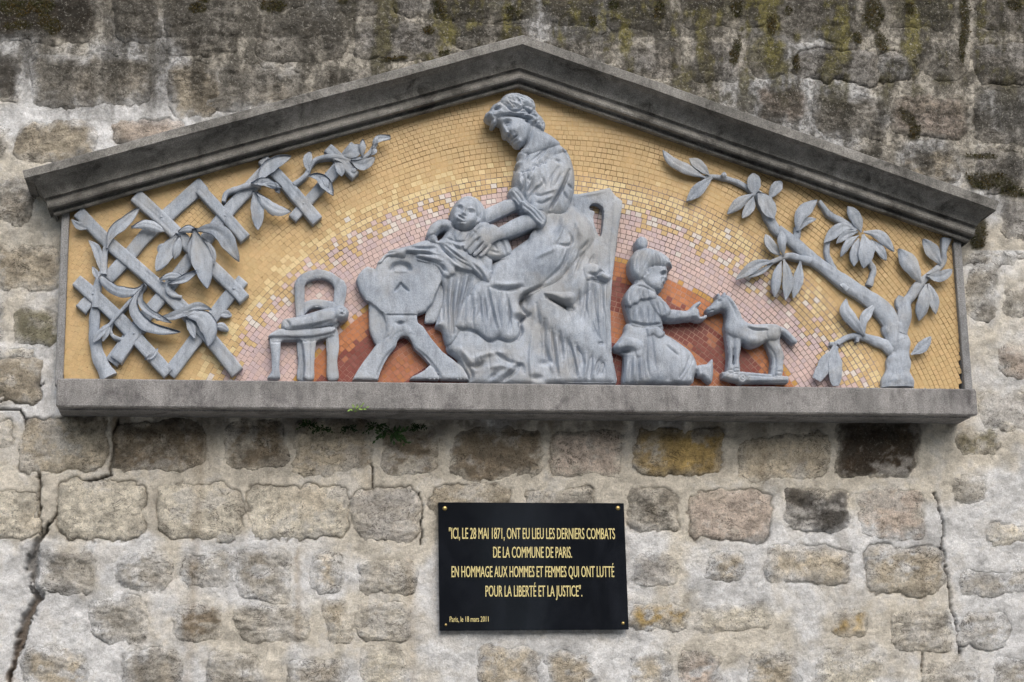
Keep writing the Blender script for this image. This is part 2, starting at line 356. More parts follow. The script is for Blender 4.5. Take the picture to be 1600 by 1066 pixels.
def mortar_rgb(X, Y):
    c = np.empty(X.shape+(3,)); c[:] = (0.615, 0.580, 0.515)
    wh = sstep(-0.12, 0.30, fbm(X, Y, 170, 4, 2) + 0.38*fbm(X, Y, 40, 4, 5, .6) + sstep(760, 880, Y)*0.42 + 0.45*sstep(1470, 1550, X)*(Y > 390) + 0.25*(Y < 260)*(X < 300) - 0.08 - 0.45*sstep(110, 60, np.abs(Y-740))*sstep(1560, 1400, X))
    return c*(1-wh[..., None]) + np.array([0.68, 0.69, 0.71])*wh[..., None]
def wall_tint(X, Y, rgb, kk=0.0, dirty=0.0):
    """weathering, plus a dark band right below the sill: (r,g,b,dirt).  rgb (…,3) is the clean colour"""
    c = np.array(rgb, float)*np.ones(X.shape+(3,))
    n2 = fbm(X, Y, 50, 5, 4, 0.62); n3 = fbm(X, Y, 17, 4, 6, 0.68); n1 = fbm(X, Y, 130, 4, 3)
    ns = fbm(X, Y*0.18, 22, 4, 7, 0.6); nh = fbm(X*0.35+kk, Y, 13, 4, 2, .65)
    c = c*(1 + 0.22*n2 + 0.30*n3 + 0.22*nh)[..., None]
    nn = n2 + 0.75*n3 + 0.25*nh
    # pale lime bloom and grey grime patches
    k = 0.65*sstep(0.08, 0.45, nn)*(Y > 240); c = c*(1-k[..., None]) + np.array([0.56, 0.55, 0.535])*k[..., None]
    k = (0.10+0.50*dirty)*sstep(0.05, 0.5, -nn+0.1*ns); c = c*(1-k[..., None]) + np.array([0.11, 0.10, 0.085])*k[..., None]
    line = np.interp(X, [-200, 0, 150, 300, 500, 820, 1100, 1500, 1560, 1800], [130, 140, 200, 200, 200, 230, 340, 350, 350, 310])
    A = sstep(-60, 110, line - Y + 90*n1 + 60*ns)*np.interp(X, [0, 300, 600, 1600], [0.80, 0.85, 0.95, 0.92])
    soot = A*sstep(-0.42, 0.22, 0.8*nn + 0.85*ns + 0.30*(Y < 60) - 0.12)
    D = np.clip(soot, 0, 1)
    c = c*(1-0.22*A[..., None]); c = c*(1-0.92*D[..., None]) + np.array([0.044, 0.041, 0.035])*0.92*D[..., None]
    L = sstep(0.0, 0.55, 0.8*n3 + 1.0*ns)*sstep(190, 60, Y)*sstep(520, 700, X)*sstep(1900, 1400, X)
    c = c*(1-0.72*L[..., None]) + np.array([0.22, 0.20, 0.060])*0.72*L[..., None]
    G = sstep(75, 10, np.abs(Y-690))*sstep(110, 200, X)*sstep(1540, 1400, X)*sstep(-0.3, 0.5, n2+ns+.5*n3)*0.34*(Y > 600)
    c = c*(1-G[..., None]) + np.array([0.13, 0.095, 0.060])*G[..., None]
    G = sstep(30, 4, Y-655)*(Y > 640)*sstep(100, 140, X)*sstep(1510, 1470, X)*sstep(-.5, .2, n3+ns)*.6  # near-black band hugging the sill's lower edge, broken up by noise
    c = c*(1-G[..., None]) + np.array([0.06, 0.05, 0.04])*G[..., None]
    for d in DRIPS:
        dd, tt = pdist(X + 5*n3, Y, d[:-2])
        k = d[-1]*sstep(d[-2]*1.6, 0, dd)*(0.5+0.5*sstep(-.4, .5, ns+n3))
        tgt = np.array([0.10, 0.09, 0.07]) if d[0][1] < 300 else np.array([0.26, 0.20, 0.13])
        c = c*(1-k[..., None]) + tgt*k[..., None]
    m = moss_mask(X, Y)[..., None]*0.9
    c = c*(1-m) + np.array([0.034, 0.030, 0.009])*m
    return np.concatenate([np.clip(c, 0.01, 0.9), np.clip(A*0.85 + 0.14, 0, 1)[..., None]], -1)
def rbox(X, Y, s):
    x0, y0, x1, y1 = s[:4]
    k = int(x0*7+y0*13) % 97
    nx = 10*fbm(X+k*31, Y, 40, 3, 1) + 7*fbm(X, Y+k*17, 13, 4, 2, .65); ny = 9*fbm(X+50, Y+k*31, 40, 3, 3) + 7*fbm(X+k*7, Y, 13, 4, 4, .65)
    cx, cy = (x0+x1)/2, (y0+y1)/2; r = min(20, 0.36*min(x1-x0, y1-y0))
    sk = ((k % 7)-3)*0.02
    qx = np.abs(X+nx-cx+sk*(Y-cy))-(x1-x0)/2+r; qy = np.abs(Y+ny-cy+sk*0.6*(X-cx))-(y1-y0)/2+r
    return r - np.hypot(np.maximum(qx, 0), np.maximum(qy, 0)) - np.minimum(np.maximum(qx, qy), 0)
CRACK = [((186,655),(178,700),(172,742),(104,762),(92,800),(78,822)),((78,818),(58,850),(50,878),(60,905),(54,940),(34,985),(24,1030),(14,1080)),((30,700),(60,735),(62,752),(62,830)),((575,690),(582,762)),((1462,770),(1478,815),(1474,860),(1486,930),(1500,1010),(1504,1066)),
         ((0,842),(60,826)),((656,770),(660,850)),((0,628),(66,600)),((-60,640),(30,640),(60,700)),((1498,690),(1560,700)),((1440,1010),(1440,1066)),((600,190),(420,205))]
xs = np.concatenate([np.arange(WX0, -70, 8.), np.arange(-70, 1670, WS), np.arange(1670, WX1+.1, 8.)]); ys = np.concatenate([np.arange(WY0, -40, 8.), np.arange(-40, 1110, WS), np.arange(1110, WY1+.1, 8.)])
X, Y = np.meshgrid(xs, ys)
H = base_h(X, Y)
mcol = mortar_rgb(X, Y)
crackd = np.zeros(X.shape)
for s in STONES:
    i0, i1 = np.searchsorted(xs, (s[0]-26, s[2]+26)); j0, j1 = np.searchsorted(ys, (s[1]-26, s[3]+26))
    i0, j0 = max(i0, 0), max(j0, 0); sl_ = (slice(j0, j1), slice(i0, i1))
    x, y = X[sl_], Y[sl_]; d = rbox(x, y, s)
    lo = (1-s[7])*5*fbm(x, y, 26, 4, int(s[1]) % 5, .6)
    H[sl_] = H[sl_] - 0.024*sstep(0.5+2.5*(1-s[7]), 8+5*(1-s[7]), d+1.8*lo)
    gate = sstep(0.45-s[7]*0.95, 0.75-s[7]*0.95, fbm(x, y, 30, 3, int(s[0]) % 5)+0.1)*s[7]
    g = gate*np.exp(-((d-0.5)/2.2)**2)
    H[sl_] -= 0.016*g; crackd[sl_] = np.maximum(crackd[sl_], g)
for i, P in enumerate(CRACK):
    nx = (13 if i == 1 else 7)*fbm(X, Y, 20, 5, 4, .72 if i == 1 else .6); d, t = pdist(X+nx, Y, P)
    wdt = (3 + 9*np.sin(np.pi*np.clip(t*1.05, 0, 1)))*(0.75+0.35*fbm(X, Y, 30, 2, 6)) if i == 1 else (2.1 if i < 3 else 1.5)
    g = sstep(1.25, 0.6, d/wdt)
    H -= (0.045 if i == 1 else 0.02)*g; crackd = np.maximum(crackd, g*(0.95 if i != 1 else 0.62*sstep(0.5, 1.1, d/wdt)+0.25)*g)
tint = wall_tint(X, Y, mcol)
ck = (crackd*0.85)[..., None]
tint[..., :3] = tint[..., :3]*(1-ck) + np.array([0.05, 0.038, 0.026])*ck
dd, tt = pdist(X + 13*fbm(X, Y, 20, 5, 4, .72), Y, CRACK[1]); kb = (sstep(9, 3, dd)*sstep(.35, .6, tt)*0.7)[..., None]
tint[..., :3] = tint[..., :3]*(1-kb) + np.array([0.17, 0.12, 0.08])*kb
edge = np.minimum(np.minimum(X-WX0, WX1-X), np.minimum(Y-WY0, WY1-Y)); H = H*sstep(0, 30, edge)
PX_, PZ_ = U(X, Y, 0.0)
V = np.stack([PX_, -H, PZ_], -1).reshape(-1, 3)
ny_, nx_ = X.shape
inner = inpoly(X, Y, (PED-np.array([815, 400]))*0.90+np.array([815, 405])) & (Y > 120)
cell = ~(inner[:-1, :-1] & inner[1:, 1:] & inner[:-1, 1:] & inner[1:, :-1])
idx = np.arange(ny_*nx_).reshape(ny_, nx_)
Q = np.stack([idx[1:, :-1], idx[1:, 1:], idx[:-1, 1:], idx[:-1, :-1]], -1)[cell]
C = tint.reshape(-1, 4)
# plain continuation of the wall to the ground and beyond the drawn part
ring = [(WX0, WY0), (WX1, WY0), (WX1, WY1), (WX0, WY1)]
rw = [(*U(a, b, 0),) for a, b in ring]
k0 = len(V)
extra = [(x, 0.0, z) for x, z in rw] + [(-9, 0.0, 5.2), (11, 0.0, 5.2), (11, 0.0, -0.05), (-9, 0.0, -0.05)]
V = np.vstack([V, np.array(extra)])
Qe = [(k0+4, k0+0, k0+1, k0+5), (k0+5, k0+1, k0+2, k0+6), (k0+6, k0+2, k0+3, k0+7), (k0+7, k0+3, k0+0, k0+4)]
Q = np.vstack([Q, np.array(Qe)])
C = np.vstack([C, np.tile([0.36, 0.34, 0.30, 0.4], (8, 1))])
wall = thing('stone_wall', 'old rubble stone wall, pale mortar with mossy sooty top, carrying the pediment and the black plaque', 'wall', (0.8, 0, 0))
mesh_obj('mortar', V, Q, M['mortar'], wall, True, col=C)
for n_, s in enumerate(STONES):
    if inpoly(np.array([(s[0]+s[2])/2]), np.array([(s[1]+s[3])/2]), (PED-np.array([815, 400]))*0.93+np.array([815, 400]))[0]: continue
    st = 2.5 if -60 <= s[0] < 1640 and -30 < s[1] < 1066 else 6.0
    x, y = np.meshgrid(np.arange(s[0]-14, s[2]+14, st), np.arange(s[1]-14, s[3]+14, st))
    d = rbox(x, y, s); kk = n_*41.7
    lam = fbm(x+kk, (y+kk)*2.2 - 0.35*x, 30, 4, n_ % 5, 0.6)
    rough = fbm(x+kk, y, 44, 5, n_ % 7, 0.68) + 0.5*fbm(x*.6+kk, y*1.6, 12, 3, 3, .6)
    ck = s[7]*(0.45 if s[1] > 850 else 1)
    hh = base_h(x, y)*(0.35+0.6*(1-ck)) + (0.0018 + s[5]*0.0006)*sstep(-2, 14, d) + s[6]*0.001*(1.0*rough + 0.9*np.abs(lam))*sstep(-4, 12, d) - 0.024*sstep(2.5, -7, d)
    rgb = np.array(KEY[s[4]])*(1+0.06*math.sin(n_*2.3))*(1.22 if s[1] > 600 and s[4] not in 'kdb' else 1.0)
    cc = np.empty(x.shape+(3,)); cc[:] = rgb
    q = sstep(0.0, 0.5, fbm(x+kk, y, 60, 4, 4)); cc = cc*(1-0.4*q[..., None]) + np.array([0.36, 0.31, 0.24])*rgb.mean()/0.31*0.35*q[..., None]
    sm = fbm(x+kk*.3, y, 30, 5, 3, .66)
    lime = sstep(26 if s[1] > 850 else 20, -2, d+20*sm*(1-.6*ck)+5*ck)*(1-.75*ck) + (0.85 if s[1] > 850 else 0.62)*sstep(0.10, .42, fbm(x+kk, y*1.5, 34, 5, 6, .66))*(y > 240)*(1-.3*ck)*(s[4] not in 'kd')
    lime = np.clip(lime, 0, 1)*1.0 + (0.8*sstep(6, -1, d+10*sm) if s[4] in 'kd' else 0)
    lime = np.clip(lime, 0, 1)[..., None]; cc = cc*(1-lime) + mortar_rgb(x, y)*lime
    tn = wall_tint(x, y, cc, kk, s[8]*(.5 if s[1] > 850 else .9))
    tn[..., 3] = np.clip(np.maximum(tn[..., 3], s[8]*(0.4 if s[1] > 850 else 0.75)*(0.6+0.8*fbm(x+kk, y, 50, 3, 1)))*(1-.5*lime[..., 0]), 0, 1)
    a, b = U(x, y, 0.0)
    V = np.stack([a, -hh, b], -1).reshape(-1, 3); idx = np.arange(x.size).reshape(x.shape)
    ok = d > -7; cell = ok[:-1, :-1] & ok[1:, 1:] & ok[:-1, 1:] & ok[1:, :-1]
    Q = np.stack([idx[1:, :-1], idx[1:, 1:], idx[:-1, 1:], idx[:-1, :-1]], -1)[cell]
    if len(Q) == 0: continue
    us = np.unique(Q); mp = np.zeros(len(V), int); mp[us] = np.arange(len(us))
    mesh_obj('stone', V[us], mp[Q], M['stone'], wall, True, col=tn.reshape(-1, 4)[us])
adopt(wall)

# ------------------------------------------------------------------ pediment: cornice, frame, sill
ped = thing('pediment', 'gabled grey stone surround with moulded sooty cornice and flat sill', 'pediment', (0.8, 0, 1))
def zat(u, v, h): return U(u, v, h)[1]
def cornice():
    # profile from the top outer edge down to the mosaic: (y at apex, y-left-end, x-left-end, h)
    hs_ = [(55, 35.5, 267, 1560.5, 314, .152), (56, 35.2, 268, 1560.8, 315, .156), (69, 38.2, 279, 1556, 328, .156), (70.5, 39, 281, 1555, 330, .150), (72, 43, 281, 1553, 329, .146),
           (76, 52, 285, 1546, 331, .134)]
    V = []; 
    X0 = U(816.5, 55, .152)[0]
    ends = []
    for (ya, xl, yl, xr, yr, h) in hs_:
        ends.append((U(817, ya, h)[1], U(xl, yl, h)[0], U(xl, yl, h)[1], U(xr, yr, h)[0], U(xr, yr, h)[1], h))
    # analytic remainder, slope of the rake from the traced top edge
    sL = (ends[1][0]-ends[1][2])/(X0-ends[1][1]); sR = (ends[1][0]-ends[1][4])/(ends[1][3]-X0)
    def row(ya, h, xl, xr):
        za = U(817, ya, h)[1]; a = U(xl, 300, h)[0]; b = U(xr, 350, h)[0]
        ends.append((za, a, za-sL*(X0-a), b, za-sR*(b-X0), h))
    rest = []
    for i in range(9):                                   # cove
        t = i/8; a = t*math.pi/2
        rest.append((77+29*t, .130-.044*math.sin(a)**1.1, 53+17*t, 1545-19*t))
    rest += [(107.5, .078, 72, 1524), (110.5, .074, 74, 1522)]
    for i in range(7):                                   # bead
        a = -math.pi/2 + math.pi*i/6
        rest.append((118.5+6.2*math.sin(a), .076+.017*math.cos(a), 73+4*i/6, 1524-4*i/6))
    rest += [(126.5, .060, 82, 1517), (129, .058, 84, 1515)]
    for i in range(5):
        a = -math.pi/2 + math.pi*i/4
        rest.append((133+3.2*math.sin(a), .058+.012*math.cos(a), 85+2*i/4, 1513-2*i/4))
    rest += [(137.2, .050, 90, 1509), (138.5, .034, 92, 1507), (138.6, .005, 92, 1507)]
    for r in rest: row(r[0], r[1], r[2], r[3])
    # top slab back to the wall
    e0 = ends[0]; ends.insert(0, (e0[0]+.010, e0[1], e0[2]+.004, e0[3], e0[4]+.004, -0.02))
    V, Q = [], []
    nseg = 70
    for (za, xl, zl, xr, zr, h) in ends:
        back = -0.02
        V.append((xl, -back, zl))
        for k in range(nseg+1):
            t = k/nseg; V.append((xl+(X0-xl)*t, -h, zl+(za-zl)*t))
        for k in range(1, nseg+1):
            t = k/nseg; V.append((X0+(xr-X0)*t, -h, za+(zr-za)*t))
        V.append((xr, -back, zr))
    m = 2*nseg+3
    for i in range(len(ends)-1):
        for j in range(m-1): Q.append((i*m+j, (i+1)*m+j, (i+1)*m+j+1, i*m+j+1))
    V = np.array(V)
    # worn, slightly wavy edges
    jx = fbm(V[:, 0]*500, V[:, 2]*500+V[:, 1]*300, 14, 3, 2); j2 = fbm(V[:, 0]*500, V[:, 2]*500, 120, 2, 4)
    V[:, 2] += 0.0016*jx + 0.002*j2; V[:, 1] += 0.0014*jx
    o = mesh_obj('raking_cornice', V, Q, M['cornice'], ped, True)
    o.data.set_sharp_from_angle(angle=math.radians(38))
cornice()
def grid_box(name, x0, x1, h0, h1, z0, z1, mat, parent, n=90, bev=.004, chip=.0012, lip=False):
    """long block: cross-section loop swept along x with bevels and worn edges"""
    if lip: prof = [(-h0, z1), (h1-bev, z1), (h1, z1-bev), (h1, z0+bev), (h1-bev*.7, z0), (h1-.030, z0+.001), (h1-.033, z0-.002+.010), (h1-.048, z0+.010), (h1-.052, z0+.001), (-h0, z0+.001)]
    else: prof = [(-h0, z1), (h1-bev, z1), (h1, z1-bev), (h1, z0+bev), (h1-bev, z0), (-h0, z0)]
    V, Q = [], []; m = len(prof)
    xs_ = [x0, x0+bev] + [x0+bev+(x1-x0-2*bev)*k/n for k in range(1, n)] + [x1-bev, x1]
    cz = (z0+z1)/2
    for i, x in enumerate(xs_):
        sh = bev if i in (0, len(xs_)-1) else 0
        for (h, z) in prof: V.append((x, -(h-(sh if h > 0 else 0)), z + (sh if z < cz else -sh)))
    for i in range(len(xs_)-1):
        for j in range(m): Q.append((i*m+j, i*m+(j+1) % m, (i+1)*m+(j+1) % m, (i+1)*m+j))
    V = np.array(V); jx = fbm(V[:, 0]*500, V[:, 2]*900+V[:, 1]*700, 9, 4, 3, .7); V[:, 2] += chip*jx; V[:, 1] += chip*jx
    o = mesh_obj(name, V, Q, mat, parent, False)
    # end caps
    import bmesh
    bm = bmesh.new(); bm.from_mesh(o.data); bm.verts.ensure_lookup_table()
    L = len(xs_)-1
    bm.faces.new([bm.verts[j] for j in range(m)][::-1]); bm.faces.new([bm.verts[L*m+j] for j in range(m)])
    bmesh.ops.recalc_face_normals(bm, faces=bm.faces); bm.to_mesh(o.data); bm.free()
    return o
SH = .145
sx0, sz0 = U(87, 636, SH); sx1, _ = U(1529, 650, SH)
szt = (U(88, 592, SH)[1]+U(1520, 606.5, SH)[1])/2; szb = (U(88, 636, SH)[1]+U(1529, 648, SH)[1])/2
grid_box('sill', sx0, sx1, .02, SH, szb, szt, M['sill'], ped, 160, lip=True, chip=.0018)
FH = .046
for (ua, ub, va) in ((96, 108, 345), (1491, 1503, 392)):
    a0 = U(ua, va, FH)[0]; a1 = U(ub, va, FH)[0]
    grid_box('side_frame', a0, a1, .02, FH, szt, U(ua, va-14, FH)[1], M['frame'], ped, 2, .002, .0004)
FX0 = U(108, 345, MOS)[0]; FX1 = U(1491, 392, MOS)[0]
APX, APZ = U(817, 136, MOS)
def topz(x):
    return np.where(x < APX, APZ-(APZ-U(108, 325, MOS)[1])*(APX-x)/(APX-FX0), APZ-(APZ-U(1491, 376, MOS)[1])*(x-APX)/(FX1-APX))
adopt(ped)

# ------------------------------------------------------------------ mosaic
mos = thing('mosaic_panel', 'mosaic of yellow, pink, orange and red tesserae in sunrise arcs behind the relief', 'mosaic', (0.8, 0, 1.0))
def quadset(cen, ex, ez, h0, h1, tilt):
    n = len(cen); s = [(-1, -1), (1, -1), (1, 1), (-1, 1)]; V = np.zeros((n, 8, 3))
    for k, (a, b) in enumerate(s):
        P = cen + a*ex + b*ez
        V[:, k, 0] = P[:, 0]; V[:, k, 2] = P[:, 1]; V[:, k, 1] = -(h1 + a*tilt[:, 0] + b*tilt[:, 1])
        V[:, k+4, 0] = P[:, 0]; V[:, k+4, 2] = P[:, 1]; V[:, k+4, 1] = -h0
    F = [(0, 1, 2, 3), (4, 5, 1, 0), (5, 6, 2, 1), (6, 7, 3, 2), (7, 4, 0, 3)]
    return V, F
def tesserae():
    r = np.random.default_rng(5); c = []
    cx, cy = 850, 868
    R = 268.0; rows = []
    while R < 1150:
        big = 590 < R < 650
        dr = 7.9 if big else (7.0 if R > 650 else 7.7)
        da = (9.0 if big else 8.5)/R
        a = r.random()*da + math.radians(4)
        while a < math.radians(176):
            ww = da*(0.80+0.4*r.random()); am = a+ww/2
            u = cx - R*math.cos(am); v = cy - R*math.sin(am)
            if 100 < u < 1500 and 125 < v < 612: rows.append((u, v, R, am, ww*R/2, dr/2))
            a += ww
        R += dr
    T = np.array(rows); u, v, Rr, am, hw, hr = T.T
    wob = 2.2*fbm(u, v, 120, 2, 3)
    u2 = u - np.cos(am)*wob; v2 = v - np.sin(am)*wob
    X0, Z0 = U(u2, v2, MOS)
    ok = (X0 > FX0-.004) & (X0 < FX1+.004) & (Z0 < topz(X0)+.012) & (Z0 > szt-.01)
    u, v, Rr, am, hw, hr, u2, v2, X0, Z0 = [q[ok] for q in (u, v, Rr, am, hw, hr, u2, v2, X0, Z0)]
    n = len(u)
    # colours
    yel = np.array([0.525, 0.375, 0.190]); yel2 = np.array([0.505, 0.358, 0.176]); cream = np.array([0.62, 0.49, 0.27]); pink = np.array([0.54, 0.41, 0.39]); lil = np.array([0.49, 0.385, 0.40])
    white = np.array([0.60, 0.55, 0.52]); ora = np.array([0.39, 0.145, 0.055]); ora2 = np.array([0.34, 0.125, 0.065]); red = np.array([0.19, 0.045, 0.034]); mar = np.array([0.14, 0.030, 0.030])
    q = r.random(n); e = Rr + 7*fbm(u, v, 60, 2, 1)
    out = np.where((r.random(n) < 0.25)[:, None], yel2, yel)
    side = np.where(u > 850, -26, 0)
    e2 = e + (-side)
    pf = sstep(604, 540, e2)
    isp = q < pf
    pk = np.where((r.random(n) < 0.35)[:, None], lil, pink)
    out = np.where(isp[:, None], pk, out)
    mixz = np.exp(-((e2-574)/24)**2)
    wz = r.random(n) < 0.16*mixz; out = np.where(wz[:, None], white, out)
    cz = (r.random(n) < 0.6*np.exp(-((e2-602)/15)**2)) & ~isp; out = np.where(cz[:, None], cream, out)
    def band(lo, hi, c_, c2, p2=.3):
        nonlocal out
        b = (Rr > lo) & (Rr <= hi); out = np.where(b[:, None], np.where((r.random(n) < p2)[:, None], c2, c_), out)
    jag = np.where(r.random(n) < .5, 7, 0)
    Rr0 = Rr
    band(443, 470, ora*1.12, ora); band(396, 443, red, ora2, .13); band(350, 396, ora2*1.12, ora, .3); band(0, 350, mar, red, .3)
    ed = (Rr > 470) & (Rr < 480) & (r.random(n) < .5); out = np.where(ed[:, None], np.array([0.46, 0.26, 0.07]), out)
    mid = (Rr > 437) & (Rr < 452) & (r.random(n) < .5); out = np.where(mid[:, None], red, out)
    out = out*(1+0.08*(r.random(n)-0.5))[:, None]
    out[:, 0] *= 1+0.05*(r.random(n)-.5)
    # geometry in metres
    sc_ = PX
    joint = np.where(Rr > 585, 0.22, 0.45)
    ang = am + 0.05*(r.random(n)-.5)
    # tangential direction in drawing: (sin am, -cos am) ; radial: (-cos, -sin)
    tx, tz = np.sin(ang), np.cos(ang)
    rx, rz = -np.cos(ang), np.sin(ang)
    ex = np.stack([tx, tz], 1)*((hw-joint*.5)*sc_*1.0)[:, None]; ez = np.stack([rx, rz], 1)*((hr-joint*.5*(0.7+0.6*r.random(n)))*sc_)[:, None]
    h1 = MOS + 0.0005*(r.random(n)-.5)
    V, F = quadset(np.stack([X0, Z0], 1), ex, ez, MOS-.004, h1, (r.random((n, 2))-.5)*0.0005)
    V[:, :4, 0] += (r.random((n, 4))-.5)*0.0007; V[:, :4, 2] += (r.random((n, 4))-.5)*0.0007
    V[:, 4:, 0] = V[:, :4, 0]; V[:, 4:, 2] = V[:, :4, 2]
    tt = topz(V[..., 0]); V[..., 2] = np.minimum(V[..., 2], tt+.008); V[..., 0] = np.clip(V[..., 0], FX0, FX1)
    area = hw*hr + 5*((e2 > 596) & (e2 < 650)) + (v < 420)*2
    order = np.argsort(-area); big = order[:300]; rest = order[300:]
    F = np.array(F)
    Q = (F[None] + 8*np.arange(len(rest))[:, None, None]).reshape(-1, 4)
    fo = mesh_obj('tesserae_field', V[rest].reshape(-1, 3), Q, M['tess'], mos, False, col=np.repeat(out[rest], 8, 0))
    fo['kind'] = 'stuff'
    for b in big: mesh_obj('tessera', V[b], F, M['tess'], mos, False, col=np.tile(out[b], (8, 1)))
    # grout bed, pale under the reds, darker under the yellows
    gx_, gv = np.meshgrid(np.arange(100, 1502, 6.0), np.arange(120, 612, 6.0))
    a, b = U(gx_, gv, MOS-.0005); rr = np.hypot(gx_-850, gv-868)
    gc = np.where((rr < 474)[..., None], np.array([0.42, 0.25, 0.20]), np.where((rr < 600)[..., None], np.array([0.25, 0.20, 0.19]), np.array([0.45, 0.315, 0.150])))
    b = np.minimum(b, topz(a)+.01); a = np.clip(a, FX0, FX1); b = np.maximum(b, szt-.005)
    idx = np.arange(a.size).reshape(a.shape); Q = np.stack([idx[1:, :-1], idx[1:, 1:], idx[:-1, 1:], idx[:-1, :-1]], -1).reshape(-1, 4)
    mesh_obj('grout_bed', np.stack([a, np.full(a.shape, -(MOS-.0005)), b], -1), Q, M['grout'], mos, False, col=gc.reshape(-1, 3))
tesserae()
adopt(mos)
# ------------------------------------------------------------------ cast relief: ribbons (slats, stems, leaves) and modelled figures
ZS = 0.60          # depth of the relief
def to_world(u, v, hpx, href):
    """relief point: drawn at (u, v), standing hpx units off the mosaic; laid out square to the mosaic at one reference distance"""
    a, b = U(u, v, MOS + href*PX*ZS)
    return np.stack([a, -(MOS + np.asarray(hpx)*PX*ZS), b], -1)
def profile_strip(name, P, hfun, wl, wr, parent, mat=None, n=8, m=9, href=None, floor=-1.0, close=True, sharp=False):
    """ribbon along a spine with its own thickness; hfun(t, s) height in units, wl/wr(t) half widths"""
    S = spl(P, False, n) if len(P) > 2 else np.array([np.array(P[0])*(1-t)+np.array(P[1])*t for t in np.linspace(0, 1, n*3)], float)
    L = np.concatenate([[0], np.cumsum(np.hypot(*np.diff(S, axis=0).T))]); t = L/L[-1]
    T = np.gradient(S, axis=0); T /= np.hypot(T[:, 0], T[:, 1])[:, None]+1e-9
    Nn = np.stack([-T[:, 1], T[:, 0]], 1)
    s = np.linspace(-1, 1, m)
    tt, ss = np.meshgrid(t, s, indexing='ij')
    W = np.where(ss < 0, wl(tt), wr(tt))*ss
    u = S[:, 0][:, None]+Nn[:, 0][:, None]*W; v = S[:, 1][:, None]+Nn[:, 1][:, None]*W
    h = hfun(tt, ss, u, v)
    if href is None: href = float(h.mean())
    top = to_world(u, v, h, href); k = len(t)
    idx = np.arange(k*m).reshape(k, m)
    Q = [np.stack([idx[:-1, :-1], idx[:-1, 1:], idx[1:, 1:], idx[1:, :-1]], -1).reshape(-1, 4)]
    loop = list(idx[:, 0]) + list(idx[-1, 1:]) + list(idx[::-1, -1][1:]) + list(idx[0, ::-1][1:-1])
    rim = top.reshape(-1, 3)[loop]; low = rim.copy(); low[:, 1] = -(MOS+floor*PX)
    b = k*m; nr = len(loop); r = np.arange(nr); r2 = (r+1) % nr
    Q.append(np.stack([b+r, b+r2, b+nr+r2, b+nr+r], -1))
    V = np.vstack([top.reshape(-1, 3), rim, low])
    Q = np.vstack(Q); nf = (k-1)*(m-1)
    # make faces look outward
    p = V[Q[nf//2]]; nrm = np.cross(p[1]-p[0], p[2]-p[1])
    if nrm[1] > 0: Q = Q[:, ::-1]
    return mesh_obj(name, V, Q, mat or M['zinc'], parent, True, flat_from=nf)
_lk = [0]
def leaf(P, w, parent, h=26, bul=7, cup=-3.0, curl=4, name='leaf', tipw=0.0, stemw=0.22, n=7, skew=0.0):
    _lk[0] += 1; k = _lk[0]; ph = (k*1.7) % 6.28
    def wid(t): return w*.46*np.maximum(np.sin(np.pi*np.clip(t, 0, 1)**1.12)**0.75*(1-tipw) + tipw*sstep(0, .5, t), np.maximum(stemw*(1-t*1.5), 0.03+tipw*.7))*(1+0.06*np.sin(11*t+ph)+0.03*np.sin(27*t+2*ph))
    def hf(t, s, u, v):
        z = h + bul*np.sin(np.pi*np.clip(t*0.95, 0, 1)) + cup*(1-s*s)*np.sin(np.pi*t)**.7*(1 if k % 3 else -1.1) + curl*np.sin(ph+3*t)*0.5 + skew*s
        vein = np.abs(((t*7 - np.abs(s)*1.6) % 1)-.5)*2; z = z - 2.6*np.exp(-(s/0.11)**2)*np.sin(np.pi*t)**.5 - 0.8*(vein < .25)*np.abs(s)**.5*(np.abs(s) < .85) + 0.6*np.sin(s*7+9*t+ph)*np.abs(s)
        return z - 2.2*np.abs(s)**5 + 0.6*fbm(u, v, 7, 2, k % 6)
    return profile_strip(name, P, hf, wid, wid, parent, n=n, m=9, floor=max(h-10, 4))
def stem(P, R, parent, h=18, name='stem', rough=0.5, k=1.0, m=9, n=6, floor=-1.0):
    R = np.asarray(R, float)
    ri = lambda t: .93*np.interp(t, np.linspace(0, 1, len(R)), R)*(1+0.07*np.sin(t*23+len(P)))
    hh = (lambda t: np.interp(t, np.linspace(0, 1, len(h)), h)) if hasattr(h, '__len__') else (lambda t: h+0*t)
    def hf(t, s, u, v): return hh(t) + k*ri(t)*np.sqrt(np.clip(1-s*s*0.97, 0, 1)) + rough*fbm(u, v, 9, 4, 2)*2.6 + rough*2.0*fbm(u*1.4-v*.8, v*.3+u*.3, 4, 2, 4)
    return profile_strip(name, P, hf, ri, ri, parent, n=n, m=m, floor=floor)
def slat(P, w, h, parent, name='slat', seed=0):
    def wid(t): return w*.485*(1+0.05*np.sin(t*5+seed)+0.03*np.sin(t*17+seed))
    def hf(t, s, u, v): return h - 2.6*np.maximum(np.abs(s)-.82, 0)/.18 - 1.5*np.exp(-((s-.35*np.sin(seed+2*t))/.09)**2)*(np.sin(t*6+seed) > -.2) + 0.8*fbm(s*9+seed*3, t*9, 2.2, 3, 1) + 0.9*fbm(u, v, 26, 2, 3) - 3*(t < .004) - 3*(t > .996)
    return profile_strip(name, P, hf, wid, wid, parent, n=10, m=13)
def nail(u, v, h, parent):
    a = np.linspace(0, 2*np.pi, 9)[:-1]; V = [to_world(u, v, h+2.6, h)]
    for r_, z in ((1.3, 2.0), (2.3, -1)): V += list(to_world(u+r_*np.cos(a), v+r_*np.sin(a), np.full(8, h+z), h))
    T = [(0, 1+i, 1+(i+1) % 8) for i in range(8)]; Q = [(1+i, 9+i, 9+(i+1) % 8, 1+(i+1) % 8) for i in range(8)]
    return mesh_obj('nail', V, Q, M['zinc'], parent, True, T=T)

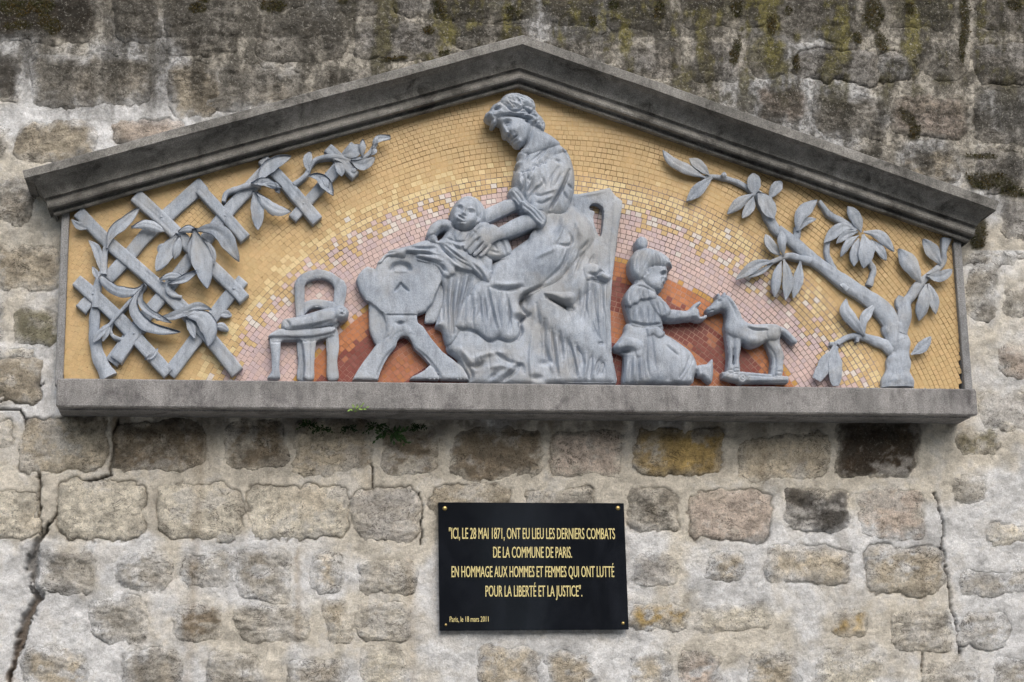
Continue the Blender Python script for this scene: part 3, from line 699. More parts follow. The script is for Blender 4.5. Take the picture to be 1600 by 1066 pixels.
def W3(u, v, h=20):
    p = to_world(u, v, h, h); return tuple(float(q) for q in p)
# ---- trellis
tr = thing('trellis', 'grey wooden-slat trellis relief, crossed slats, at the left end of the mosaic', 'trellis', W3(250, 590))
under = [([(318,285),(262,335),(228,367),(200,400),(166,437)],22),([(414,268),(359,326),(322,373),(290,412),(253,462),(213,511),(174,566)],21),([(380,436),(357,463),(328,500),(300,537),(264,584)],21),
         ([(555,226),(520,270),(484,311),(457,341)],17),([(126,484),(150,455)],20)]
over = [([(122,330),(165,374),(206,410),(245,444),(285,481),(327,527),(371,581)],21),([(119,437),(179,491),(225,541),(263,583)],21),([(211,304),(252,341),(290,378),(330,415),(365,449),(382,467)],21),
        ([(312,294),(352,337),(383,372)],18),([(410,247),(452,293),(496,344)],19),([(512,230),(534,251),(556,274)],16)]
for i, (P, w_) in enumerate(under): slat(P, w_, 20+i*.3, tr, seed=i*2.1)
for i, (P, w_) in enumerate(over): slat(P, w_, 28+i*.3, tr, seed=10+i*1.7)
stem([(149,477),(147,515),(153,555),(170,589)], [8,9.5,11,14], tr, 14, 'post', 1.0)
slat([(226,505),(209,521),(181,562)], 20, 32, tr, seed=4)
for (u, v, h) in [(252,339,29),(145,459,29),(209,521,33),(352,337,29),(474,318,29),(365,451,29),(250,340,29)][:6]: nail(u, v, h, tr)
# ---- vine on the trellis
vi = thing('climbing_vine', 'grey leafy vine relief twining through the left-hand trellis slats', 'vine', W3(200, 450))
def VL(P, w, h=36, **k): leaf(P, w, vi, h, **k)
def VS(P, R, h=30): stem(P, R, vi, h)
VL([(112,343),(122,352),(138,357)],13,26); VS([(161,428),(163,398),(168,376)],[6,5,4],28); VL([(167,388),(176,364),(196,347),(218,325)],20,34,curl=6)
VL([(205,355),(230,351),(258,362)],17,34); VL([(158,425),(155,405),(150,388),(138,375)],15,26); VL([(154,440),(150,428),(144,416)],10,26)
VS([(160,425),(152,445),(149,480)],[6,7,6],24); VL([(226,444),(208,456),(184,455),(168,445),(156,431)],19,34,tipw=.35)
VS([(227,444),(211,462),(185,490),(170,508),(158,517)],[3.5,3.3,3,2.6,2.4],34); VL([(172,503),(158,520),(146,534)],12,30,tipw=.3); VL([(172,507),(167,520),(160,533)],9,30,tipw=.3)
VS([(176,499),(172,515),(178,526),(193,531)],[3.2,3,3,3],24)
VL([(226,446),(212,466),(210,486),(226,507),(250,516),(282,519)],20,36,curl=7,skew=3,n=6); VL([(226,446),(219,468),(231,486),(250,497),(268,505)],12,38,curl=5)
VL([(244,499),(270,494),(292,486),(312,479),(331,484)],17,36,skew=-3); VL([(286,492),(308,493),(322,503),(328,522),(325,541)],30,36,skew=2); VL([(290,497),(298,510),(304,529)],14,32); VL([(262,492),(285,490),(300,498)],12,34)
VL([(249,437),(266,432),(288,433)],14,36,curl=5); VL([(262,444),(286,437),(310,423)],13,38); VS([(268,436),(262,450),(268,460),(284,464)],[4,4.5,4,2.5],34)
VL([(277,366),(262,392),(244,424)],27,34,skew=3); VL([(281,368),(276,392),(272,405)],16,32); VL([(262,380),(250,388),(247,394)],10,32)
VL([(303,358),(311,388),(318,417),(324,451)],35,40,curl=3,bul=9); VL([(300,366),(300,390),(303,416)],17,34); VL([(316,372),(330,392),(335,414)],13,34)
VL([(306,360),(328,358),(347,366),(360,385),(374,408)],26,36,skew=-4,bul=8); VL([(278,362),(295,358),(310,364)],13,34)
VL([(226,562),(238,556),(247,544)],9,32); VL([(336,492),(350,490),(362,493)],13,14,tipw=.3); VL([(332,510),(346,510),(357,516)],13,14,tipw=.3)
VS([(349,314),(354,301),(371,294),(392,288),(408,287)],[3.5,4,4,4.5,4],30); VL([(404,290),(412,270),(430,255),(455,245)],23,36,curl=6,skew=3); VL([(392,287),(415,285),(434,296)],15,38); VL([(408,287),(422,288),(441,293)],11,36); VL([(428,294),(434,298),(437,302)],9,34)
VL([(396,298),(402,325),(403,360)],23,34); VL([(401,300),(416,318),(433,329),(455,330)],20,34,curl=5); VL([(412,316),(421,326),(428,337)],13,30)
VS([(459,288),(478,273),(485,258),(497,247),(524,244),(550,250),(571,244),(583,231),(588,219)],[4,4,3.6,3.4,3.6,3.6,3.6,3.6,4],28); VL([(582,232),(590,218),(610,215)],12,32,tipw=.45); VL([(583,230),(586,222),(589,212)],9,30)
VL([(482,268),(480,252),(485,237)],15,30,tipw=.25); VL([(482,275),(497,277),(509,288),(521,306)],19,36,skew=3); VL([(500,276),(508,284),(511,296)],14,34); VL([(523,251),(531,262),(534,276)],16,34); VL([(536,242),(552,236),(561,225)],24,28)
VL([(566,245),(566,232),(567,217)],12,32); VL([(548,251),(567,258),(586,246)],19,32,curl=5); VL([(579,242),(584,238),(588,232)],9,30); VL([(560,262),(552,268),(548,273)],9,24)
# ---- tree at the right
tree = thing('tree', 'grey relief of a leafy gnarled tree at the right end of the mosaic', 'tree', W3(1405, 600))
stem([(1405,604),(1405,582),(1407,555),(1404,528),(1398,505)], [29,21,18.5,20,20], tree, 10, 'trunk', 1.3, .85, 15, 9)
stem([(1404,532),(1392,500),(1375,478),(1352,461),(1320,440),(1290,418),(1264,398),(1240,376),(1216,358)], [17,15.5,14,13,11.5,10,9.5,10,9], tree, 13, 'branch', 1.2, .9, 11)
stem([(1216,362),(1206,345),(1198,326),(1190,309),(1182,300)], [7,8,9,10,6], tree, 14, 'branch', .8)
stem([(1182,302),(1166,291),(1150,283),(1130,277),(1111,275),(1097,277)], [5,4,3.8,3.5,3.2,2.5], tree, 13, 'branch')
stem([(1406,520),(1414,495),(1416,474),(1426,461),(1438,443),(1452,430),(1466,419),(1475,408),(1476,392),(1480,372)], [14,12,10.5,8.5,8,6.5,5.5,5,5,7.5], tree, 14, 'branch', 1.0)
stem([(1412,486),(1405,472),(1409,463)], [7,6,4.5], tree, 12, 'branch'); stem([(1396,545),(1384,538),(1371,533),(1355,527),(1337,524),(1322,528),(1309,537)], [12,9,7.5,6,5,4.5,4.5], tree, 12, 'branch', .8)
stem([(1312,533),(1305,537),(1297,537)], [4,3.5,3], tree, 12, 'twig'); stem([(1341,526),(1340,534)], [3.5,2.5], tree, 18, 'twig')
stem([(1268,407),(1248,402),(1232,399),(1216,405),(1203,410)], [6,5,5,4,3], tree, 22, 'twig'); stem([(1338,360),(1323,349),(1298,335),(1288,323),(1281,313)], [5,5,5,4,2.5], tree, 16, 'twig')
stem([(1359,446),(1363,433),(1366,421),(1361,411),(1357,402)], [6,4.8,4.6,4,4], tree, 12, 'twig'); stem([(1306,428),(1299,412),(1293,395),(1294,376)], [6,5,4.2,4.2], tree, 12, 'twig')
stem([(1240,380),(1246,368),(1247,354)], [7,6,5], tree, 13, 'twig'); stem([(1325,452),(1318,446),(1315,448)], [5,4.5,4], tree, 20, 'twig'); stem([(1447,444),(1451,456)], [4,3], tree, 14, 'twig')
def TL(P, w, h=22, **k): leaf(P, w, tree, h, **k)
for a in [([(1307,540),(1291,568),(1276,593)],25,dict(tipw=.55)),([(1308,541),(1305,570),(1306,603)],24,dict(tipw=.4)),([(1352,524),(1333,502),(1321,484),(1323,466)],20,dict(skew=3)),([(1351,521),(1350,499),(1368,475)],16,{}),
          ([(1424,554),(1441,542),(1455,526)],19,{}),([(1347,362),(1338,341),(1325,322)],20,{}),([(1334,356),(1313,356),(1288,379)],19,{}),([(1341,362),(1322,367),(1307,380)],14,dict(skew=2)),([(1343,367),(1326,380),(1314,401)],13,{}),
          ([(1343,372),(1336,395),(1335,416)],18,{}),([(1349,366),(1353,390),(1350,419)],26,dict(h=28,bul=9)),([(1350,362),(1375,368),(1398,393)],18,dict(h=26)),([(1362,374),(1374,389),(1385,407)],15,{}),([(1353,372),(1360,388),(1358,402)],16,{}),
          ([(1247,360),(1252,335),(1278,311)],22,dict(skew=3)),([(1248,362),(1258,347),(1276,342)],12,{}),([(1221,399),(1205,384),(1196,366)],17,{}),([(1225,399),(1222,378),(1223,358)],15,dict(h=28,cup=-5)),
          ([(1208,408),(1182,414),(1150,437)],18,dict(h=26)),([(1208,412),(1190,424),(1168,434)],9,{}),([(1222,407),(1214,433),(1211,464)],17,{}),([(1225,405),(1231,436),(1228,469)],18,dict(h=27)),([(1251,408),(1247,436),(1240,466)],18,{}),
          ([(1104,277),(1071,263),(1049,251),(1036,234)],18,dict(n=6)),([(1109,273),(1093,259),(1077,247)],17,{}),([(1113,277),(1097,291),(1073,314)],20,dict(skew=2)),([(1131,279),(1132,268)],9,{}),([(1179,305),(1178,288),(1177,271)],24,dict(tipw=.2)),
          ([(1203,310),(1211,296),(1222,283)],19,dict(tipw=.2)),([(1177,303),(1159,314),(1137,334)],18,{}),([(1178,306),(1172,323),(1160,341)],17,{}),([(1184,300),(1196,316),(1209,342)],27,dict(h=30)),
          ([(1439,441),(1424,416),(1405,388)],26,dict(skew=4)),([(1470,413),(1458,395),(1443,373)],21,dict(skew=4)),([(1448,430),(1470,432),(1488,421)],19,dict(h=26,curl=6)),([(1448,444),(1443,472),(1437,501)],22,{}),([(1451,443),(1458,465),(1463,491)],17,{})]:
    k = dict(a[2]); hh_ = k.pop('h', 22); TL(a[0], a[1], hh_, **k)
adopt(tr); adopt(vi); adopt(tree)
# ------------------------------------------------------------------ modelled figures: height sculpted on a fine grid
class Fig:
    def __init__(s, x0, y0, x1, y1, step=1.0):
        s.X, s.Y = np.meshgrid(np.arange(x0, x1+.01, step), np.arange(y0, y1+.01, step)); s.st = step
        s.H = np.zeros(s.X.shape); s.S = np.full(s.X.shape, -1e3); s.P = np.full(s.X.shape, -1); s.names = []
    def pid(s, n):
        if n not in s.names: s.names.append(n)
        return s.names.index(n)
    def win(s, P, pad):
        P = np.asarray(P, float); x0, y0 = P.min(0)-pad; x1, y1 = P.max(0)+pad
        i0 = max(int((x0-s.X[0, 0])/s.st), 0); i1 = min(int((x1-s.X[0, 0])/s.st)+2, s.X.shape[1]); j0 = max(int((y0-s.Y[0, 0])/s.st), 0); j1 = min(int((y1-s.Y[0, 0])/s.st)+2, s.X.shape[0])
        return slice(j0, max(j1, j0)), slice(i0, max(i1, i0))
    def put(s, w, sd, h, part, mode, k):
        H = s.H[w]; ins = sd > 0; had = s.S[w] > 0; pid = s.pid(part)
        if mode == 'over': new = np.where(ins, h, H); win = ins
        else:
            if k > 0:
                e = np.clip(0.5+0.5*(h-H)/k, 0, 1); sm = H*(1-e)+h*e+k*e*(1-e)
            else: sm = np.maximum(H, h)
            new = np.where(ins, np.where(had, sm, h), H); win = ins & (~had | (h > H))
        s.H[w] = new; s.P[w] = np.where(win, pid, s.P[w]); s.S[w] = np.maximum(s.S[w], sd)
    def poly(s, P, part, base, bul=10, r=14, mode='over', k=4, sm=True, e=1.0):
        Q = spl(P, True, 5) if sm else np.asarray(P, float); w = s.win(Q, 6); X, Y = s.X[w], s.Y[w]
        d, _ = pdist(X, Y, Q, True); sd = np.where(inpoly(X, Y, Q), d, -d)
        q = np.clip(sd/r, 0, 1); s.put(w, sd, base+bul*np.sqrt(1-(1-q)**2)**e, part, mode, k); return s
    def limb(s, P, part, base, zs=1.0, mode='max', k=5, n=5):
        A = np.asarray(P, float); Q = spl(A, False, n) if len(A) > 2 else A; pad = A[:, 2].max()+4
        w = s.win(Q[:, :2], pad); X, Y = s.X[w], s.Y[w]; best = np.full(X.shape, -1e3); rr = np.ones(X.shape)
        bz = np.full(X.shape, float(base if not hasattr(base, '__len__') else base[0]))
        for i in range(len(Q)-1):
            ax, ay, ar = Q[i][:3]; bx, by, br = Q[i+1][:3]; L = (bx-ax)**2+(by-ay)**2+1e-9
            t = np.clip(((X-ax)*(bx-ax)+(Y-ay)*(by-ay))/L, 0, 1); r = ar+(br-ar)*t
            q = r-np.hypot(X-ax-t*(bx-ax), Y-ay-t*(by-ay)); m = q > best; best = np.where(m, q, best); rr = np.where(m, r, rr)
            if hasattr(base, '__len__'): bz = np.where(m, base[0]+(base[1]-base[0])*(i+t)/(len(Q)-1), bz)
        d = rr-best; h = bz+zs*np.sqrt(np.clip(rr*rr-d*d, 0, None))
        s.put(w, best, h, part, mode, k); return s
    def mark(s, P, w_, a, taper=True, n=5):          # ridge (a > 0) or groove (a < 0)
        Q = spl(P, False, n) if len(P) > 2 else np.asarray(P, float); w = s.win(Q, w_*3); X, Y = s.X[w], s.Y[w]
        d, t = pdist(X, Y, Q); s.H[w] += 1.45*a*np.exp(-(d/w_)**2)*(np.sin(np.pi*np.clip(t, 0.04, .96))**.5 if taper else 1); return s
    def marks(s, L, w_, a):
        for P in L: s.mark(P, w_, a)
        return s
    def dome(s, cx, cy, rx, ry, a, ang=0):
        w = s.win([(cx, cy)], 3*max(rx, ry)); s.H[w] += 1.45*a*np.exp(-ell(s.X[w], s.Y[w], cx, cy, rx, ry, ang)**2); return s
    def grain(s, part, amp, sc, k=0, ax=1.0):
        m = s.P == s.pid(part); s.H += m*amp*fbm(s.X*ax, s.Y, sc, 4, k, .6); return s
    def fan(s, A, B, n, w_, a, seed=0, bend=4, lo=0.0, hi=1.0):
        r = random.Random(seed); A = np.asarray(A, float); B = np.asarray(B, float)
        pa = lambda P, t: np.array([np.interp(t, np.linspace(0, 1, len(P)), P[:, 0]), np.interp(t, np.linspace(0, 1, len(P)), P[:, 1])])
        for i in range(n):
            t = (i+.5+r.uniform(-.35, .35))/n; p = pa(A, t); q = pa(B, min(max(t+r.uniform(-.06, .06), 0), 1)); l = r.uniform(lo, lo+.3); h = r.uniform(hi-.35, hi)
            p, q = p+(q-p)*l, p+(q-p)*h; m = (p+q)/2+np.array([r.uniform(-bend, bend), 0])
            s.mark([p, m, q], w_*r.uniform(.7, 1.4), a*r.uniform(.5, 1.2))
        return s
    def cut(s, P, sm=True):
        Q = spl(P, True, 5) if sm else np.asarray(P, float); w = s.win(Q, 6); X, Y = s.X[w], s.Y[w]
        d, _ = pdist(X, Y, Q, True); sd = np.where(inpoly(X, Y, Q), d, -d); s.S[w] = np.minimum(s.S[w], -sd); return s
    def blur(s, n=1):
        for _ in range(n):
            H = s.H; m = (s.S > 0)*1.0; a = np.zeros_like(H); b = np.zeros_like(H)
            for dx, dy, q in ((0,0,4),(1,0,2),(-1,0,2),(0,1,2),(0,-1,2),(1,1,1),(-1,1,1),(1,-1,1),(-1,-1,1)):
                a += q*np.roll(np.roll(H*m, dy, 0), dx, 1); b += q*np.roll(np.roll(m, dy, 0), dx, 1)
            s.H = np.where(s.S > 0, a/np.maximum(b, 1e-6), H)
        return s
    def build(s, root, href=None, floor=-1.0, rough=0.5, blur=1, mat=None, thin=.62, tr=9):
        s.blur(blur); m_ = s.S > 0; D = np.zeros(s.H.shape); nI = int(tr/s.st)
        for i in range(nI):
            D += m_; e_ = m_ & np.roll(m_, 1, 0) & np.roll(m_, -1, 0) & np.roll(m_, 1, 1) & np.roll(m_, -1, 1)
            if i % 2: e_ = e_ & np.roll(np.roll(m_, 1, 0), 1, 1) & np.roll(np.roll(m_, -1, 0), 1, 1) & np.roll(np.roll(m_, 1, 0), -1, 1) & np.roll(np.roll(m_, -1, 0), -1, 1)
            m_ = e_
        
        for _ in range(3): D = (D*2+np.roll(D, 1, 0)+np.roll(D, -1, 0)+np.roll(D, 1, 1)+np.roll(D, -1, 1)+.5*(np.roll(np.roll(D, 1, 0), 1, 1)+np.roll(np.roll(D, -1, 0), 1, 1)+np.roll(np.roll(D, 1, 0), -1, 1)+np.roll(np.roll(D, -1, 0), -1, 1)))/8
        q_ = np.clip((D-.5)/(nI-.5), 0, 1); s.H = s.H*(thin+(1-thin)*np.sqrt(1-(1-q_)**2))
        S, X, Y = s.S, s.X.copy(), s.Y.copy(); H = s.H + rough*(0.9*fbm(X, Y, 6, 3, 2) + 1.4*fbm(X, Y, 22, 3, 4))
        #; S, X, Y = s.S, s.X.copy(), s.Y.copy(); H = s.H + rough*(0.9*fbm(X, Y, 6, 3, 2) + 1.4*fbm(X, Y, 22, 3, 4))
        # height for rim points just outside
        near = (S > -1.2*s.st) & (S <= 0)
        Hs = np.zeros_like(H); Ws = np.zeros_like(H); ms = (S > 0)*1.0; Pm = s.P.copy()
        for dx, dy in ((1,0),(-1,0),(0,1),(0,-1),(1,1),(-1,-1),(1,-1),(-1,1)):
            Hs += np.roll(np.roll(H*ms, dy, 0), dx, 1); Ws += np.roll(np.roll(ms, dy, 0), dx, 1)
            q = np.roll(np.roll(s.P, dy, 0), dx, 1); Pm = np.where((Pm < 0) & (q >= 0), q, Pm)
        H = np.where(near & (Ws > 0), Hs/np.maximum(Ws, 1), H); s.P = Pm
        gy, gx = np.gradient(S); g = np.hypot(gx, gy)+1e-6
        mv = np.abs(S) < 1.0*s.st; sh = np.where(mv, -S*s.st, 0)/s.st
        X = X+sh*gx/g; Y = Y+sh*gy/g
        use = (S > -0.75*s.st) & (s.P >= 0) & ((S > 0) | (Ws > 0))
        C = use[:-1, :-1] & use[1:, :-1] & use[:-1, 1:] & use[1:, 1:]
        cp = s.P[:-1, :-1]
        m0 = (S > 0)*1.0; A = H*m0; B = m0.copy(); r_ = int(7/s.st)
        for _ in range(2):
            for ax in (0, 1):
                def bb(Z):
                    Zp = np.pad(Z, [(r_+1, r_) if ax == 0 else (0, 0), (r_+1, r_) if ax == 1 else (0, 0)]); c = np.cumsum(Zp, ax)
                    return (c[2*r_+1:] - c[:-2*r_-1]) if ax == 0 else (c[:, 2*r_+1:] - c[:, :-2*r_-1])
                A, B = bb(A), bb(B)
        href = np.where(B > 1e-3, A/np.maximum(B, 1e-3), 30.0)   # laid out square to the wall over each broad form
        V = to_world(X, Y, H, href); idx = np.arange(S.size).reshape(S.shape)
        Vf = V.reshape(-1, 3)
        Q = np.stack([idx[1:, :-1], idx[1:, 1:], idx[:-1, 1:], idx[:-1, :-1]], -1)
        Cp = np.pad(C, 1)
        sides = []
        ny, nx = C.shape
        for (dj, di, e) in ((-1, 0, lambda j, i: (idx[j, i+1], idx[j, i])), (1, 0, lambda j, i: (idx[j+1, i], idx[j+1, i+1])), (0, -1, lambda j, i: (idx[j, i], idx[j+1, i])), (0, 1, lambda j, i: (idx[j+1, i+1], idx[j, i+1]))):
            m = C & ~Cp[1+dj:1+dj+ny, 1+di:1+di+nx]; j, i = np.nonzero(m); a, b = e(j, i); sides.append(np.stack([a, b, cp[j, i]], 1))
        sides = np.vstack(sides); res = {}
        for p, nm in enumerate(s.names):
            q = Q[C & (cp == p)]
            if len(q) < 4: continue
            us = np.unique(q); mp = np.zeros(len(Vf), int); mp[us] = np.arange(len(us)); vv = Vf[us]; q = mp[q]; nf = len(q)
            sd = sides[sides[:, 2] == p]
            if len(sd):
                ue = np.unique(sd[:, :2]); me_ = np.zeros(len(Vf), int); me_[ue] = np.arange(len(ue)); tp = Vf[ue]; lo = tp.copy(); lo[:, 1] = -(MOS+(floor if np.isscalar(floor) else floor.ravel()[ue])*PX*(ZS if not np.isscalar(floor) else 1))
                b0 = len(vv); b1 = b0+len(ue); vv = np.vstack([vv, tp, lo]); a = me_[sd[:, 0]]; b = me_[sd[:, 1]]
                q = np.vstack([q, np.stack([b0+a, b0+b, b1+b, b1+a], 1)])
            nm_ = nm.split('.')[0]
            res[nm] = mesh_obj(nm_, vv, q, mat or M['zinc'], root, True)
        adopt(root)
        return res

# ---- armchair behind the mother
ac = thing('armchair', 'grey relief of a high-backed chair with a pierced back behind the seated woman', 'chair', W3(940, 598))
f = Fig(885, 288, 980, 606)
f.poly([(885,302),(905,303),(926,299),(945,295),(953,293),(961,304),(973,314),(970,330),(966,362),(961,400),(957,437),(954,480),(956,550),(962,598),(920,598),(885,598)], 'backrest', 26, 5, 5, sm=False)
f.cut([(921,323),(924,319),(931,317),(938,320),(943,326),(943,345),(941,362),(937,370),(930,355),(927,340),(929,331),(922,328)])
f.mark([(953,296),(961,306),(966,318),(962,350),(957,395)], 2.0, -2.5); f.mark([(905,306),(926,303),(945,299)], 2, 2)
f.poly([(958,315),(972,316),(966,362),(958,425),(953,436),(951,400),(956,350)], 'post', 30, 4, 4)
f.build(ac, rough=.3, thin=.9, tr=3)

# ---- the seated woman
wo = thing('woman_statue', 'grey relief of a seated woman with pinned-up hair bending over a baby', 'statue', W3(860, 600))
f = Fig(688, 138, 968, 606, .8)
# underskirt and gown falling to the floor
f.poly([(898,318),(912,332),(925,350),(938,372),(943,400),(941,425),(954,440),(953,480),(956,550),(961,570),(964,598),(945,601),(915,598),(880,601),(850,599),(815,602),(780,600),(750,602),(733,600),(733,588),(726,572),(712,558),(698,545),(706,520),(730,490),(760,440),(800,400),(860,350)], 'skirt', 24, 12, 16)
f.limb([(850,480,26),(885,508,25),(922,540,20),(946,560,13)], 'skirt', 22, 1.05, k=10)
f.limb([(905,430,30),(870,462,28),(845,482,24)], 'skirt', 24, 1.0, k=10)
f.limb([(842,470,17),(836,520,13),(838,570,13),(842,598,14)], 'skirt', 24, 1.0, k=8)
f.limb([(740,540,24),(738,570,20),(760,592,12)], 'skirt', 16, .9, k=10); f.limb([(780,560,22),(800,588,14)], 'skirt', 18, .9, k=10)
f.limb([(745,592,9),(790,594,8),(840,594,7),(890,592,8),(940,592,8)], 'skirt', 26, 1.0, k=6)
f.marks([[(838,475),(846,520),(858,570)],[(862,515),(866,550),(872,588)],[(886,530),(896,560),(900,586)],[(900,538),(912,570)],[(925,552),(921,590)],[(874,520),(880,560)],[(850,500),(852,540)],[(938,560),(928,582)],[(944,565),(936,585)]], 2.6, -7)
f.marks([[(842,500),(850,545),(864,580)],[(868,520),(874,580)],[(893,535),(906,588)],[(916,552),(914,590)],[(832,520),(828,560),(830,590)],[(930,565),(926,590)]], 2.6, 5)
f.marks([[(848,538),(856,560),(862,568)],[(845,568),(858,567)]], 4, -9)
f.marks([[(917,440),(914,470),(908,500)],[(926,440),(928,480),(935,520)],[(940,445),(942,490)],[(921,470),(925,505),(938,530)],[(950,445),(949,520),(955,560)],[(905,455),(903,480)]], 2.2, -4.5)
f.marks([[(921,442),(920,480),(926,510)],[(934,442),(936,500)],[(946,444),(945,500),(948,540)],[(911,450),(909,490)]], 2.6, 4.5)
f.marks([[(735,572),(745,574),(756,566)],[(770,549),(790,562),(810,570)],[(802,575),(815,571),(818,582)],[(765,592),(776,582)],[(785,596),(800,584),(812,574)],[(722,560),(735,580),(738,592)],[(706,552),(720,568),(730,592)]], 3, -7)
f.marks([[(742,560),(765,552),(790,552)],[(764,575),(785,572),(806,580)],[(776,590),(795,578),(808,566)],[(718,545),(732,560),(742,580)]], 4, 5)
f.dome(744, 571, 9, 4, -8, -8); f.dome(838, 590, 8, 4, -8); f.dome(939, 537, 3, 2.5, -9)
# overskirt / apron over lap and knees
f.poly([(850,330),(884,316),(898,322),(910,345),(918,372),(906,398),(890,420),(872,440),(847,452),(830,462),(812,469),(809,476),(815,488),(811,495),(802,499),(806,510),(811,521),(808,529),(796,532),(786,530),(779,526),(772,530),(764,532),(756,526),(747,519),(735,514),(720,514),(706,512),(716,480),(735,452),(755,436),(766,424),(780,410),(803,399),(822,388),(829,366),(840,350)], 'apron', 36, 12, 14)
f.limb([(893,362,38),(862,392,38),(826,416,36),(792,432,30)], 'apron', 24, .95, k=10)
f.limb([(792,432,26),(782,470,22),(776,505,18)], 'apron', 30, .75, k=10); f.limb([(750,450,18),(742,480,16),(738,502,14)], 'apron', 26, .8, k=8); f.limb([(800,470,14),(800,512,14)], 'apron', 34, .8, k=6)
f.marks([[(762,450),(768,480),(776,512)],[(757,470),(760,500)],[(748,460),(752,495)],[(728,470),(724,505)],[(790,458),(797,490),(795,520)],[(736,462),(734,500)]], 2.2, -5.5)
f.marks([[(766,452),(774,490),(782,518)],[(742,460),(744,505)],[(785,470),(787,515)],[(752,465),(757,506)]], 2.8, 3.5)
f.mark([(768,449),(785,452),(800,452),(815,448)], 2.6, -8); f.mark([(770,443),(795,445),(814,442)], 4, 4)
f.marks([[(890,366),(894,378),(886,384),(872,382)],[(888,385),(886,398),(876,418),(850,442)],[(912,395),(905,412),(900,425)],[(927,400),(922,412),(918,420)],[(918,378),(908,392)]], 2.3, -6)
f.marks([[(868,388),(850,396),(838,402)],[(900,400),(895,425),(885,438)],[(880,340),(876,365),(866,378)],[(900,345),(908,370)],[(886,412),(878,435)]], 3.4, 4)
f.dome(868, 352, 6, 16, -5, 20); f.dome(886, 425, 8, 14, -5, 30)
# hollow and knotted fold below the thigh
f.poly([(850,458),(872,456),(890,456),(898,462),(893,478),(884,474),(866,468)], 'apron', 50, 7, 7); f.dome(889, 465, 7, 6, 7)
f.mark([(856,464),(872,472),(886,480),(893,484)], 3.6, -20); f.mark([(811,474),(818,462),(832,454),(848,446)], 2.6, -12); f.dome(820, 470, 7, 9, -14, 30); f.dome(812, 498, 7, 5, -13, 0)
# arm of the chair, carved scroll over which the gown falls
f.poly([(911,418),(920,412),(932,414),(944,420),(955,430),(953,438),(946,441),(938,434),(930,432),(922,438),(915,436)], 'chair_arm_drape', 48, 8, 6); f.mark([(921,428),(932,430),(940,424),(950,430)], 2.4, -12); f.mark([(925,436),(940,441),(952,440)], 2.5, -12)
# blouse, back
f.poly([(812,236),(822,232),(838,222),(856,214),(868,215),(880,227),(889,238),(896,256),(899,276),(898,300),(895,315),(884,332),(866,334),(846,330),(826,320),(812,306),(804,290),(803,278),(805,268),(810,262),(808,254),(812,246)], 'blouse', 34, 20, 22)
f.dome(836, 268, 22, 26, 10, 30); f.dome(816, 282, 12, 16, 6)
# lace collar with scalloped edge
f.poly([(813,235),(824,236),(838,233),(850,227),(862,223),(872,224),(879,229),(881,236),(866,244),(862,250),(855,250),(852,257),(846,256),(842,262),(836,260),(832,267),(824,268),(818,271),(809,268),(811,260),(807,254),(812,247),(810,240)], 'collar', 50, 8, 8)
f.marks([[(858,226),(848,240),(838,252)],[(852,232),(842,242),(830,252)],[(832,230),(826,240),(820,256)]], 1.5, -4); f.mark([(880,236),(884,238),(889,250)], 2, -9)
f.marks([[(816,272),(820,285),(816,300)],[(834,278),(830,292),(824,300)],[(848,290),(838,296),(828,308)],[(866,276),(850,296),(838,304)],[(824,275),(828,284)],[(846,318),(850,306)]], 2.4, -6)
f.marks([[(826,288),(822,300),(824,312)],[(858,284),(846,300)],[(812,280),(812,292)]], 3, 4)
f.marks([[(886,288),(894,296)],[(880,300),(886,312)]], 2.2, -5)
# far forearm, cuff
f.limb([(806,315,10.5),(786,325,10.5),(766,334,10.5),(752,339,9)], 'arm.far', 30, .8, 'over')
f.poly([(795,298),(804,290),(812,296),(820,308),(826,318),(818,326),(808,320),(800,309)], 'blouse', 46, 7, 6); f.marks([[(797,302),(806,312),(816,322)],[(801,297),(812,308),(820,318)]], 1.2, -3)
# near upper arm sleeve, elbow, cuff
f.limb([(868,258,20),(862,285,22),(850,312,19),(842,326,15)], 'blouse', 44, .85, k=6)
f.mark([(890,266),(880,290),(868,312),(860,326)], 2, -15)
f.marks([[(872,262),(860,280),(856,296)],[(878,270),(868,290)],[(862,300),(846,306),(836,304)],[(858,312),(848,318),(838,316)],[(846,276),(852,290)],[(866,250),(876,254)]], 2.2, -4)
f.marks([[(852,268),(846,284),(838,292)],[(868,296),(852,302)],[(864,306),(852,312)]], 2.8, 4)
# near forearm and hand
f.limb([(842,340,13),(826,345,12.5),(806,353,11.5),(788,361,9.5),(774,366,8.5)], 'arm', [50, 56], .95, 'over')
f.poly([(812,318),(820,315),(832,322),(845,332),(853,343),(850,352),(844,356),(838,348),(828,336),(817,328)], 'blouse', 66, 7, 6); f.marks([[(815,321),(830,331),(845,348)],[(820,318),(836,329),(849,346)]], 1.3, -4)
f.poly([(779,355),(770,351),(758,352),(748,357),(744,366),(746,376),(752,384),(760,385),(768,380),(777,374),(784,366)], 'arm', 56, 9, 9, 'max', 5)
f.limb([(748,368,4.4),(740,374,3.9),(733,381,3.4),(728,387,2.9)], 'arm', 57, 1.1, 'max', 1.5)
f.limb([(752,376,4.4),(745,382,3.9),(739,389,3.4),(735,394,2.9)], 'arm', 57, 1.1, 'max', 1.5)
f.limb([(757,381,4.3),(751,387,3.8),(746,393,3.4),(742,397,2.8)], 'arm', 57, 1.1, 'max', 1.5)
f.limb([(764,382,4.2),(760,388,3.7),(756,394,3.2),(752,398,2.7)], 'arm', 56, 1.1, 'max', 1.5)
f.limb([(762,354,4.2),(754,352,3.8),(747,354,3.2),(742,359,2.8)], 'arm', 58, 1.1, 'max', 1.5)
